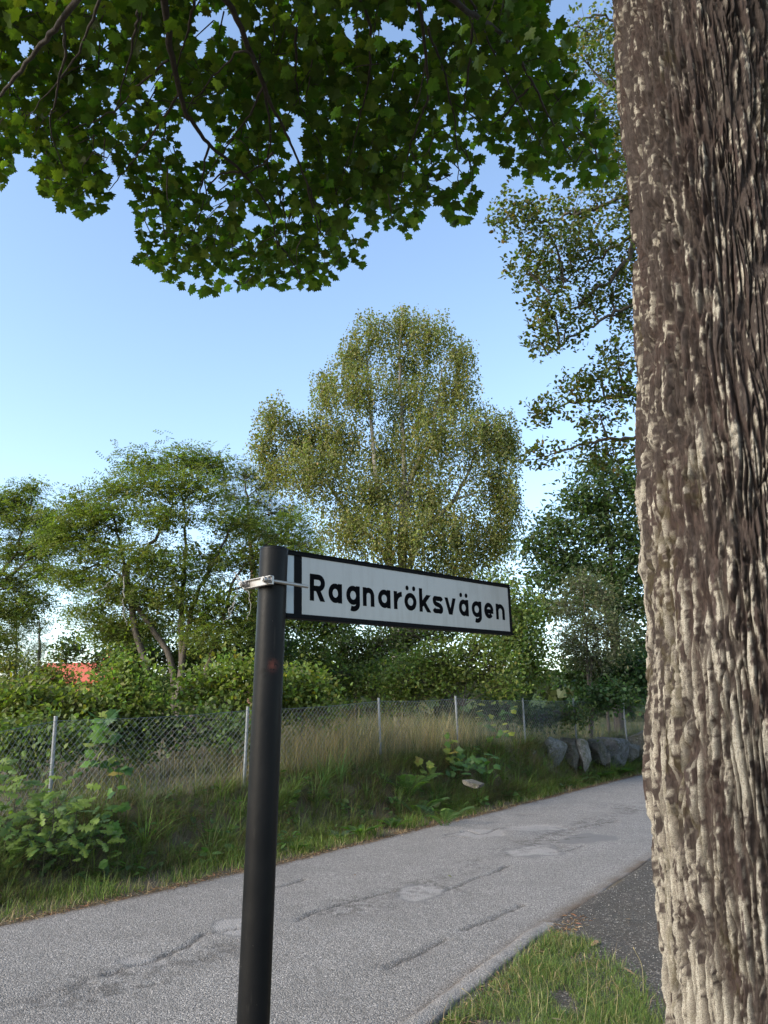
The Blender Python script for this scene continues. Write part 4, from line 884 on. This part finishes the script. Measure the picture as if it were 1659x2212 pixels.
# verge strip
s, o_, P = sowing(34000, -1, 26, .08, .70, 1.35, .40, 2.2, 151)
hh = rng.uniform(.03, .17, len(P)) * (.25 + 3.2 * fbm(P[:, 0] * 2.4, P[:, 1] * 2.4, 3, 152) ** 2) * np.clip(o_ / .18, .4, 1)
A1 = blades(P, hh, rng.uniform(.003, .006, len(P)) * (1 + s / 14), tints(len(P), GREEN, .26, .16, LGREEN, .35), .6)
s, o_, P = sowing(7000, -1, 26, .0, .8, 1.3, None)
A2 = blades(P, rng.uniform(.05, .16, len(P)), rng.uniform(.002, .004, len(P)) * (1 + s / 14), tints(len(P), STRAW, .25), .7)
sow('roadside_grass', 'short bright green grass strip along the far edge of the lane', [A1, A2])
# bank
def tufts(n, per, s0, s1, o0, o1, hr, col, colb, pb, lean, wr, spow=1.3, rad=.05, k=153, thr=.36, seg=3):
    s, o_, C = sowing(n, s0, s1, o0, o1, spow, thr, 1.3, k, True); m_ = len(C); hh = rng.uniform(*hr, m_) * (.5 + fbm(C[:, 0] * 1.2, C[:, 1] * 1.2, 3, k + 1)); base = tints(m_, col, .22, .12, colb, pb)
    a = rng.uniform(0, 2 * math.pi, m_ * per); rr_ = rad * rng.random(m_ * per) ** .7; P = np.repeat(C, per, 0) + np.stack([np.cos(a) * rr_, np.sin(a) * rr_, 0 * a], 1)
    P[:, 2] = H(P[:, 0], P[:, 1]) - .01; h = np.repeat(hh, per) * rng.uniform(.55, 1.15, m_ * per); w = rng.uniform(*wr, m_ * per) * (1 + np.repeat(s, per) / 16)
    down = -VV[None] * rng.uniform(0, .9, (m_ * per, 1)); d = np.stack([np.cos(a) + down[:, 0], np.sin(a) + down[:, 1]], 1)
    return blades(P, h, w, np.repeat(base, per, 0) * np.exp(rng.normal(0, .14, (m_ * per, 1))), lean, seg=seg, ang=np.arctan2(d[:, 1], d[:, 0]))
B1 = tufts(3300, 13, -1.5, 26, .30, 1.12, (.16, .44), OLIVE, GREEN, .35, .85, (.003, .0062), thr=.30)
B2 = tufts(2300, 12, -1.5, 26, .30, 1.15, (.14, .40), (.17, .125, .072), (.11, .075, .045), .4, 1.25, (.002, .004), rad=.09, k=163, thr=.40, seg=2)
B3 = tufts(150, 26, -1.5, 24, .32, .9, (.30, .55), (.10, .17, .05), (.13, .20, .04), .4, .7, (.004, .007), rad=.07, k=173, thr=.2)
sow('bank_grass', 'matted olive and straw grass hanging over the bank below the fence', [B1, B2, B3])
# tall dry grass behind the fence
s, o_, P = sowing(34000, 0, 24, .02, 1.0, 1.0, None); o2 = foff(s) - .12 + rng.random(len(s)) ** 1.3 * 2.2; x, y = xy(s, VL + o2); P = np.stack([x, y, H(x, y) - .02], 1)
straw_w = sstep(8.0, 9.6, s) * sstep(15.5, 13, s)
kk = rng.random(len(P)) < .22 + .78 * straw_w; P, s, straw_w = P[kk], s[kk], straw_w[kk]
hh = rng.uniform(.30, .95, len(P)) * (.45 + .62 * straw_w + .35 * fbm(P[:, 0], P[:, 1], 3, 156))
tn = np.where((rng.random(len(P)) < .3 + .5 * straw_w)[:, None], tints(len(P), (.25, .205, .100), .28, .1), tints(len(P), (.09, .105, .038), .25))
C1 = blades(P, hh, rng.uniform(.002, .0042, len(P)) * (1 + s / 16), tn, .35)
sow('tall_grass', 'tall straw-coloured meadow grass standing behind the wire', [C1])
# meadow behind
n = 15000; s = rng.uniform(-6, 40, n); o2 = foff(s) + 2 + rng.random(n) ** 1.5 * 14; x, y = xy(s, VL + o2); P = np.stack([x, y, H(x, y) - .02], 1)
D1 = blades(P, rng.uniform(.3, .9, n), rng.uniform(.006, .014, n), tints(n, (.07, .085, .030), .3, .12, (.18, .145, .07), .2), .5)
sow('meadow_grass', 'rank mixed grass growing under the trees beyond the fence', [D1])
# near right patch
POLY = np.array([sv(*ground(*p)[:2]) for p in [(860, 2300), (925, 2225), (1010, 2160), (1085, 2095), (1120, 2050), (1190, 2018), (1262, 2026), (1300, 2062), (1372, 2112), (1408, 2170), (1425, 2240), (1440, 2330)]])
def inpoly(s, v):
    c = np.zeros(len(s), bool); j = len(POLY) - 1
    for i in range(len(POLY)):
        si, vi = POLY[i]; sj, vj = POLY[j]; hit = ((vi > v) != (vj > v)) & (s < (sj - si) * (v - vi) / (vj - vi + 1e-12) + si); c ^= hit; j = i
    return c
lo_, hi_ = POLY.min(0), POLY.max(0); n = 48000
s = rng.uniform(lo_[0], hi_[0], n); v_ = rng.uniform(lo_[1], hi_[1], n); jx = rng.normal(0, .05, (2, n)); kk = inpoly(s + jx[0], v_ + jx[1]) & (v_ < vR(s) - .10 + rng.exponential(.035, n)); s, v_ = s[kk], v_[kk]; x, y = xy(s, v_)
kk = fbm(x * 4, y * 4, 3, 157) > .30 + rng.normal(0, .05, len(x)); x, y = x[kk], y[kk]; P = np.stack([x, y, H(x, y)], 1); print('patch', len(P))
E1 = blades(P, rng.uniform(.025, .085, len(P)) * (.5 + fbm(x * 3, y * 3, 3, 158)), rng.uniform(.002, .004, len(P)), tints(len(P), (.090, .145, .030), .25, .14, (.16, .18, .05), .25), .6)
pick = rng.choice(len(P), 900); E2 = blades(P[pick], rng.uniform(.05, .16, 900), rng.uniform(.0015, .003, 900), tints(900, STRAW, .25), .8)
sow('lawn_grass', 'low green grass tuft patch between the asphalt lip and the big trunk', [E1, E2])
# tall seed stalks on the patch
q = MB()
for (px, py, h) in [(1262, 2205, .30), (1090, 2205, .16), (1390, 2150, .22), (1180, 2190, .18), (1330, 2200, .2), (1150, 2205, .2), (1020, 2200, .12)]:
    p = ground(px, py); e = p + np.array([rng.uniform(-.08, .02), rng.uniform(-.05, .05), h]); mid = (p + e) / 2 + np.array([.02, 0, .03])
    C = catmull([p, mid, e], 6); q.tube(C, np.linspace(.0018, .001, len(C)), 4, (.30, .26, .13)); q.tube([e, e + (e - mid) * .12, e + (e - mid) * .22], [.001, .0035, .0008], 5, (.36, .29, .15))
o = q.build('seed_stalks', DRYM); tag(o, 'thin straw seed stalks standing up from the near grass patch', 'grass', kind='stuff')
# straw litter along the lane edge
n = 8200; s = -1 + 25 * rng.random(n) ** 1.3; o_ = rng.normal(.05, .06, n); x, y = xy(s, VL + o_ + edge_noise(s)); P = np.stack([x, y, np.maximum(H(x, y), g(s) + .006) + .004], 1)
s2 = rng.uniform(2.5, 6.5, 1500); x2, y2 = xy(s2, vR(s2) - .13 + rng.normal(0, .045, 1500)); P = np.concatenate([P, np.stack([x2, y2, H(x2, y2) + .012], 1)]); nn_ = len(P)
V, F = place(T_NARROW, P, rand_dir(nn_, (0, 0, 1), .25), rand_dir(nn_) * [1, 1, .15], rng.uniform(.015, .06, nn_), .5)
o = obj('straw_litter', V, F, DRYM, tint=np.repeat(tints(nn_, (.20, .125, .07), .4, .15, (.34, .25, .15), .25), 4, 0)); tag(o, 'brown straw and leaf litter along the edges of the lane', 'litter', kind='stuff')
# small stones on the path
n = 2600; s = rng.uniform(4, 12, n); v_ = vR(s) - rng.uniform(.03, 2.0, n); x, y = xy(s, v_); P = np.stack([x, y, H(x, y) + .016], 1)
TS = (np.array([(1, 0, 0), (-.4, .9, 0), (-.5, -.8, .1), (.1, .1, .8), (.1, 0, -.6)], float), np.array([(0, 1, 3), (1, 2, 3), (2, 0, 3), (1, 0, 4), (2, 1, 4), (0, 2, 4)]))
V, F = place(TS, P, rand_dir(n, (0, 0, 1), .5), rand_dir(n), rng.uniform(.002, .0065, n))
STONEM = flat('pebble', (.30, .28, .26), .8); o = obj('gravel', V, F, STONEM); tag(o, 'loose pale grit scattered over the dirt path', 'gravel', kind='stuff')

# broad-leaved weeds on the bank
n = 0; Vs, Fs, Ts = [], [], []
for i in range(300):
    s0 = rng.uniform(-1, 21); o0 = rng.uniform(.2, .95) * foff(s0); x, y = xy(s0, VL + o0); z = float(H(x, y)); k = rng.integers(5, 12); ls = rng.uniform(.05, .13)
    a = rng.uniform(0, 2 * math.pi, k); P = np.stack([x + np.cos(a) * .05, y + np.sin(a) * .05, z + rng.uniform(.02, .16, k)], 1); ax = np.stack([np.cos(a), np.sin(a), rng.uniform(-.1, .8, k)], 1)
    V, F = place(T_LEAFR, P, rand_dir(k, (0, 0, 1), .35), ax, ls * rng.uniform(.7, 1.2, k), .8); Vs.append(V); Fs.append(F + n); n += len(V); Ts.append(np.repeat(tints(k, (.065, .115, .035), .25), 6, 0))
o = obj('bank_weeds', np.concatenate(Vs), np.concatenate(Fs), LEAF, tint=np.concatenate(Ts)); tag(o, 'scattered broad-leaved weeds among the bank grass', 'weeds', kind='stuff')

# ------------------------------------------------------------------ saplings with single leaves
def leaf_variants(temp, cols): return [mesh('leaf_shape', temp[0], temp[1], LEAF, tint=np.repeat(tints(1, c, .1, .08), len(temp[0]), 0)) for c in cols]
MV = leaf_variants(T_MAPLE, [(.06, .12, .03), (.08, .15, .03), (.05, .10, .035), (.10, .17, .03)]); MVY = leaf_variants(T_MAPLE, [(.20, .21, .045), (.24, .21, .05), (.16, .20, .04), (.12, .17, .035)])
OV = leaf_variants(T_OAK, [(.105, .165, .032), (.145, .215, .040), (.085, .135, .032), (.17, .24, .045), (.07, .11, .035)])
def sapling(name, label, cat, px, py, Y, h, nl, ls, variants, spread=.16, tops_=None, stems=1, group=None, lean=(0, 0)):
    b0 = W(px, py, Y); b0[2] = float(H(b0[0], b0[1])); root = thing(name, label, cat, tuple(b0), group); P, N_, A_ = [], [], []; q = MB()
    for k in range(stems):
        off = np.array([rng.normal(0, spread * .6), rng.normal(0, spread * .6), 0]) if stems > 1 else np.zeros(3); hk = h * (rng.uniform(.55, 1.0) if k else 1.0)
        tip = b0 + off + np.array([lean[0] + rng.normal(0, spread * .5), lean[1] + rng.normal(0, spread * .3), hk]); C = catmull([b0 + off * .4 - [0, 0, .03], (b0 + off * .8 + tip) / 2 + rng.normal(0, .02, 3), tip], 6)
        q.tube(C, np.linspace(.006, .002, len(C)), 5, (1, 1, 1))
        for j in range(nl // stems):
            f = rng.uniform(.25, 1) if j else 1.0; c = C[int(f * (len(C) - 1))]; a = rng.uniform(0, 2 * math.pi); L = rng.uniform(.3, 1.0) * spread * (1.1 - .6 * f); d = np.array([math.cos(a), math.sin(a), rng.uniform(-.1, .45)]); p = c + d * L
            q.tube([c, c + d * L * .5 + [0, 0, .01], p], .0012, 3); P.append(p); N_.append(unit(np.array([0, -.55, .9]) + rng.normal(0, .35, 3))); A_.append(d + np.array([0, 0, -.3]))
    st = q.build('stem', TWIGM, None, root)
    leaf_objects(np.array(P), np.array(N_), np.array(A_), ls * rng.uniform(.7, 1.2, len(P)), variants, root); return root
sapling('oak_sapling', 'bushy young oak with bright lobed leaves growing at the fence foot', 'sapling', 30, 1830, 7.75, .95, 270, .15, OV, .46, stems=11)
sapling('oak_sapling', 'smaller sprawling oak seedling spreading over the bank grass', 'sapling', 118, 1800, 7.9, .42, 110, .135, OV, .36, stems=7)
sapling('maple_sapling', 'young maple with large shaded leaves behind the wire topped by a pale leaf', 'sapling', 212, 1760, 9.5, 1.02, 26, .16, MV + MVY[2:3], .20, group=None)
sapling('maple_sapling', 'small maple seedling with yellowing top leaf poking through the wire', 'sapling', 250, 1775, 8.9, .62, 14, .13, MV + MVY[1:2], .14)
sapling('maple_sapling', 'low bright green maple seedling in front of the fence foot', 'sapling', 212, 1800, 8.5, .30, 14, .13, MV[:2] + MV[3:], .15)
sapling('maple_sapling', 'thin maple seedling with yellow leaves against the thin steel post', 'sapling', 988, 1690, 14.4, .75, 20, .14, MVY + MV[:2], .16)
sapling('maple_sapling', 'dark low maple clump beneath the yellow-leaved seedling', 'sapling', 975, 1690, 14.3, .34, 40, .15, MV[2:3] + MV[:1], .38, stems=4)
sapling('maple_sapling', 'yellow-tipped seedling leaning beside the fern', 'sapling', 925, 1680, 13.6, .42, 9, .14, MVY, .12)
sapling('maple_sapling', 'dark-leaved maple climbing the wire above the flat stone', 'sapling', 1085, 1650, 16.9, .95, 34, .15, MV[2:3] + MV[:1] + MVY[:1], .24, stems=2)
sapling('maple_sapling', 'little maple seedling with one pale leaf above the grassy ledge', 'sapling', 1058, 1660, 15.9, .40, 8, .15, MV[:2] + MVY[2:3], .15)
# ferns
def frond_mesh(col, n=16):
    V, F = [], []
    for i in range(n):
        y = .1 + .9 * i / n; L = .24 * math.sin(math.pi * min(1, .18 + .86 * (1 - i / n))) ; z = .42 * math.sin(y * 1.9) - .1 * y
        for s_ in (-1, 1): k = len(V); V += [(0, y, z), (s_ * L, y + .07, z - .05), (s_ * L * .4, y + .055, z)]; F += [(k, k + 1, k + 2)] if s_ > 0 else [(k, k + 2, k + 1)]
    k = len(V)
    for i in range(8): y = i / 7; z = .42 * math.sin(y * 1.9) - .1 * y; V += [(-.006, y, z), (.006, y, z)]
    for i in range(7): F += [(k + 2 * i, k + 2 * i + 1, k + 2 * i + 3), (k + 2 * i, k + 2 * i + 3, k + 2 * i + 2)]
    return mesh('frond_shape', np.array(V), np.array(F), LEAF, tint=np.repeat(np.array([col]), len(V), 0))
FV = [frond_mesh(c) for c in [(.042, .080, .028), (.052, .10, .028), (.09, .15, .03)]]
def fern(label, px, py, Y, nf, L, name='fern', var=FV, cat='fern', lo=-.1, hi=.8):
    b0 = W(px, py, Y); b0[2] = float(H(b0[0], b0[1])); root = thing(name, label, cat, tuple(b0))
    a = np.linspace(0, 2 * math.pi, nf, endpoint=False) + rng.normal(0, .2, nf); A_ = np.stack([np.cos(a), np.sin(a), rng.uniform(lo, hi, nf)], 1); N_ = np.stack([-np.cos(a) * .3, -np.sin(a) * .3, np.ones(nf)], 1)
    leaf_objects(np.repeat(b0[None], nf, 0), N_, A_, L * rng.uniform(.7, 1.15, nf), var, root, 'frond' if cat == 'fern' else 'leaf')
fern('dark green fern with arching fronds on the bank beneath the fence', 880, 1672, 12.9, 13, .62)
fern('smaller fern with one bright frond below the dark fern', 905, 1690, 12.5, 7, .5)
fern('fern hanging over the matted bank beyond the post', 960, 1800, 11.9, 8, .45)
T_DOCK = (np.array([(0, 0, 0), (.10, .3, .12), (.12, .65, .2), (0, 1, .12), (-.12, .65, .2), (-.10, .3, .12), (0, .5, .14)], float), np.array([(0, 1, 6), (1, 2, 6), (2, 3, 6), (3, 4, 6), (4, 5, 6), (5, 0, 6)]))
DV = leaf_variants(T_DOCK, [(.065, .115, .028), (.055, .095, .030), (.085, .14, .032)])
fern('bright green dock rosette at the foot of the bank', 778, 1790, 10.9, 14, .34, 'dock_plant', DV, 'plant', .1, 1.2)
fern('grey-leaved low dock beside the bright rosette', 735, 1795, 10.6, 10, .26, 'dock_plant', leaf_variants(T_DOCK, [(.10, .14, .07), (.08, .12, .06)]), 'plant', -.1, .7)
fern('drooping dock plant near the grass strip past the rosette', 850, 1775, 11.6, 9, .30, 'dock_plant', DV, 'plant', -.1, .8)
fern('small dock rosette half sunk in roadside grass by the sign post', 640, 1830, 9.8, 9, .24, 'dock_plant', DV, 'plant', 0, .9)

# ------------------------------------------------------------------ rocks
m, nt, b, out = mat('granite_rock'); t = NT(nt); v = t.coord(); n1 = t.noise(v, 4, 6, .6); n2 = t.noise(v, 45, 5, .7)
c = t.mix(t.ramp(n1, [(.35, 0), (.65, 1)]), (.10, .095, .088), (.23, .22, .20)); c = t.mix(t.ramp(n2, [(.4, .5), (.6, 0)]), c, (.06, .055, .05))
c = t.mix(t.ramp(t.noise(v, 9, 5, .7), [(.50, 0), (.60, .85)]), c, (.060, .066, .03)); c = t.mix(t.ramp(t.noise(v, 22, 5, .7), [(.60, 0), (.66, .8)]), c, (.42, .41, .36)); tn_ = t.attr('tint').outputs['Color']; c = t.mix(1.0, c, tn_, 'MULTIPLY')
t.l(c, b.inputs['Base Color']); b.inputs['Roughness'].default_value = .9; t.bump(t.math('ADD', n1, n2), .7, .03, b); ROCKM = m
def rock(label, px, py, Y, hw, hh, hd, tint=(1, 1, 1), seed=0, tilt=0, name='boulder'):
    c = ground(px, py) if Y is None else W(px, py, Y); n = 26; u = np.linspace(0, math.pi, n); w_ = np.linspace(0, 2 * math.pi, 2 * n, endpoint=False); UU, WW = np.meshgrid(u, w_, indexing='ij')
    D = np.stack([np.sin(UU) * np.cos(WW), np.sin(UU) * np.sin(WW), np.cos(UU)], -1).reshape(-1, 3); r2 = np.random.default_rng(seed); pl = unit(r2.normal(size=(11, 3)) * [1, 1.2, .9]); off = r2.uniform(.5, .85, 11)
    pl = np.concatenate([pl, unit(np.array([[1, .1, .1], [-1, -.1, .15], [.1, -1, .25], [-.35, -1, -.1], [.6, -1, .1], [0, .1, 1], [.3, -.3, 1], [0, 1, 0]]) + r2.normal(0, .18, (8, 3)))]); off = np.concatenate([off * 0 + r2.uniform(.82, 1.05, 11), r2.uniform(.68, .86, 8)])
    dp = D @ pl.T; rad = np.min(np.where(dp > .05, off / np.maximum(dp, .05), 1.5), 1)
    P = D * rad[:, None]; P = P + D * ((fbm(P[:, 0] * 3.5 + seed, P[:, 2] * 3.5 + P[:, 1] * 2, 4, 161) - .5) * .10)[:, None]; P = P * [hw, hd, hh]
    ca, sa = math.cos(tilt), math.sin(tilt); P = np.stack([P[:, 0] * ca - P[:, 2] * sa, P[:, 1], P[:, 0] * sa + P[:, 2] * ca], 1); ang = -AZ * .9 + r2.normal(0, .25); P = np.stack([P[:, 0] * math.cos(ang) - P[:, 1] * math.sin(ang), P[:, 0] * math.sin(ang) + P[:, 1] * math.cos(ang), P[:, 2]], 1)
    idx = np.arange(n * 2 * n).reshape(n, 2 * n); j = np.roll(idx, -1, 1); F = np.stack([idx[:-1], idx[1:], j[1:], j[:-1]], -1).reshape(-1, 4)
    o = obj(name, P, F, ROCKM, tint=np.repeat(np.array([tint]) * .62, len(P), 0)); o.location = c; return tag(o, label, 'rock', 'rocks below the end of the fence')
rock('dark upright boulder in the rocky bank beneath the bare fence post', 1226, 1622, 18.7, .34, .36, .40, (.75, .68, .58), 3)
rock('pale pillar-like stone holding up a fence post', 1259, 1622, 18.75, .15, .34, .3, (1.7, 1.6, 1.5), 5, .10, 'stone')
rock('grey slanting slab with light streaks at the near end of the rocky bank', 1190, 1626, 18.0, .26, .36, .4, (1.15, 1.2, 1.25), 8, -.5)
rock('bluish flat-faced boulder in the middle of the rocky bank', 1322, 1618, 20.6, .42, .38, .45, (.95, 1.02, 1.18), 11)
rock('low dark rock wedged between the pillar stone and the bluish boulder', 1288, 1624, 19.8, .30, .34, .45, (.7, .66, .58), 13)
rock('pointed mossy rock where the fence disappears behind the maple', 1385, 1604, 21.9, .48, .36, .45, (1.1, 1.12, 1.05), 17, .5)
rock('broken grey rock under the last visible fence post', 1358, 1622, 21.2, .32, .26, .4, (.9, .9, .88), 19, -.3)
rock('squat brown rock at the bottom of the rocky bank', 1300, 1640, 19.9, .30, .20, .3, (.85, .78, .68), 21, .2)
rock('flat pale stone edge jutting from the grassy ledge', 1022, 1692, None, .17, .035, .15, (.95, .9, .82), 23, -.14, 'stone')
rock('grey humped rock smothered by bank grass', 1080, 1700, None, .40, .16, .30, (1.1, 1.08, 1.0), 29)
rock('small white stone at the foot of a fence post', 1143, 1622, 17.2, .16, .06, .14, (2.0, 1.95, 1.8), 31, -.25, 'stone')
rock('dark hollow stone half buried in the bank beyond the sign post', 722, 1774, None, .20, .14, .2, (.7, .75, .8), 37, 0, 'stone')
rock('bare grey rock patch showing through dry grass under the fence', 305, 1806, None, .26, .07, .20, (1.2, 1.1, 1.0), 41, 0, 'stone')
fern('leafy nettle clump covering the foot of the rocky bank', 1290, 1660, 19.0, 40, .46, 'nettle_plant', DV, 'plant', .2, 1.6)
fern('pale nettle clump below the bluish boulder', 1335, 1655, 20.0, 40, .48, 'nettle_plant', DV, 'plant', .2, 1.6)
fern('small nettle clump under the slanting slab', 1210, 1668, 17.6, 20, .30, 'nettle_plant', DV, 'plant', .2, 1.6)

# ------------------------------------------------------------------ dead leaves and clods on the path
DRYV = [mesh('dry_leaf', T_OAK_LO[0], T_OAK_LO[1], DRYM, tint=np.repeat(np.array([c]), len(T_OAK_LO[0]), 0)) for c in [(.30, .20, .12), (.40, .30, .20), (.16, .17, .06)]]
for i, (px, py, L, a, lab) in enumerate([(1375, 2103, .10, .3, 'curled dry leaf with a green end beside the grass patch'), (1362, 1985, .07, 1.2, 'pale twig-like dry leaf lying alone on the dark dirt'), (1248, 2084, .05, .1, 'tiny pale leaf at the tip of the grass patch'), (1276, 2042, .09, -.4, 'brown crumpled leaf on the bare tip of the grass patch'), (1225, 2210, .09, .9, 'russet leaf caught in the near grass'), (975, 1900, .06, .2, 'dark scrap of leaf lying on the lane above the round patch'), (768, 1895, .06, 1.5, 'small leafy tuft fallen on the lane near the grass strip')]):
    p = ground(px, py); o = bpy.data.objects.new('dead_leaf', DRYV[i % 3]); COL.objects.link(o); s_, v2 = sv(p[0], p[1])
    o.location = (p[0], p[1], max(float(H(p[0], p[1])), float(g(s_)) if v2 > vR(s_) else -9) + .022); o.scale = (L, L, L); o.rotation_euler = (.25, .2, a * 2); tag(o, lab, 'leaf', 'dead leaves on the ground')

# ------------------------------------------------------------------ houses far behind
def house(label, px, Y, wid, dep_, eave, rise, wallc, roofc):
    c = W(px, 1500, Y); z0 = float(H(c[0], c[1])) - .3; root = thing('house', label, 'house', (c[0], c[1], z0)); wm = flat('render_wall', wallc, .85); rm = flat('roof_tile', roofc, .8); gm = flat('window_glass', (.10, .12, .14), .15); fm = flat('white_frame', (.7, .7, .68), .6)
    q = MB(); x0, x1, y0, y1 = -wid / 2, wid / 2, -dep_ / 2, dep_ / 2
    q.add([(x0, y0, 0), (x1, y0, 0), (x1, y1, 0), (x0, y1, 0), (x0, y0, eave), (x1, y0, eave), (x1, y1, eave), (x0, y1, eave)], [(0, 1, 5, 4), (1, 2, 6, 5), (2, 3, 7, 6), (3, 0, 4, 7)])
    q.add([(x0, y0, eave), (x0, y1, eave), (x0, 0, eave + rise), (x1, y0, eave), (x1, y1, eave), (x1, 0, eave + rise)], [(0, 2, 1), (3, 4, 5)]); q.build('wall', wm, root)
    q = MB(); 
    for s_ in (-1, 1):
        a = np.array([0, s_ * (dep_ / 2 + .5), eave - rise * .5 / (dep_ / 2)]); b2 = np.array([0, 0, eave + rise]); cc_ = (a + b2) / 2 + [0, 0, .1]; q.box(cc_, (wid / 2 + .4, 0, 0), (b2 - a) / 2 * 1.005, np.cross((1, 0, 0), unit(b2 - a)) * .07)
    rf = q.build('roof', rm, root); q = MB(); q.box((wid * .2, .2, eave + rise + .2), (.4, 0, 0), (0, .35, 0), (0, 0, .9)); ch = q.build('chimney', rm, rf)
    for wx in (-wid * .3, 0, wid * .3):
        for wz in ((eave * .55,) if eave < 4 else (1.5, eave - 1.3)):
            q = MB(); q.box((wx, y0 - .01, wz), (.62, 0, 0), (0, .05, 0), (0, 0, .72)); wf = q.build('window', fm, root); q = MB()
            for s_ in (-1, 1): q.box((wx + s_ * .28, y0 - .07, wz), (.25, 0, 0), (0, .012, 0), (0, 0, .62))
            q.build('pane', gm, wf)
    root.rotation_euler = (0, 0, R(-12))
house('yellow-orange house with red tiled roof glimpsed through the bushes', 192, 60, 7, 6, 3.5, 1.4, (.62, .34, .12), (.42, .09, .045))

# dead hanging twigs in the locust
dt = thing('dead_branch', 'pale leafless dead twigs dangling under the branches beside the sign post', 'branch', tuple(W(500, 1290, 14.2)))
for P in ([(505, 1235, 14.3), (512, 1260, 14.2), (508, 1300, 14.2), (495, 1330, 14.1), (480, 1345, 14.1)], [(512, 1240, 14.3), (530, 1270, 14.2), (540, 1300, 14.2), (535, 1340, 14.1)], [(508, 1300, 14.2), (495, 1320, 14.0), (500, 1345, 14.0)], [(268, 1245, 14.3), (268, 1290, 14.2), (266, 1330, 14.2), (275, 1350, 14.2)], [(262, 1235, 14.3), (235, 1260, 14.2), (195, 1285, 14.2)]):
    q = MB(); C = catmull([W(*p) for p in P], 5); C[1:] += rng.normal(0, .015, C[1:].shape); q.tube(C, np.linspace(.012, .004, len(C)), 5); q.build('twig', DEADM, None, dt)
print('TRIS', TRI[0])
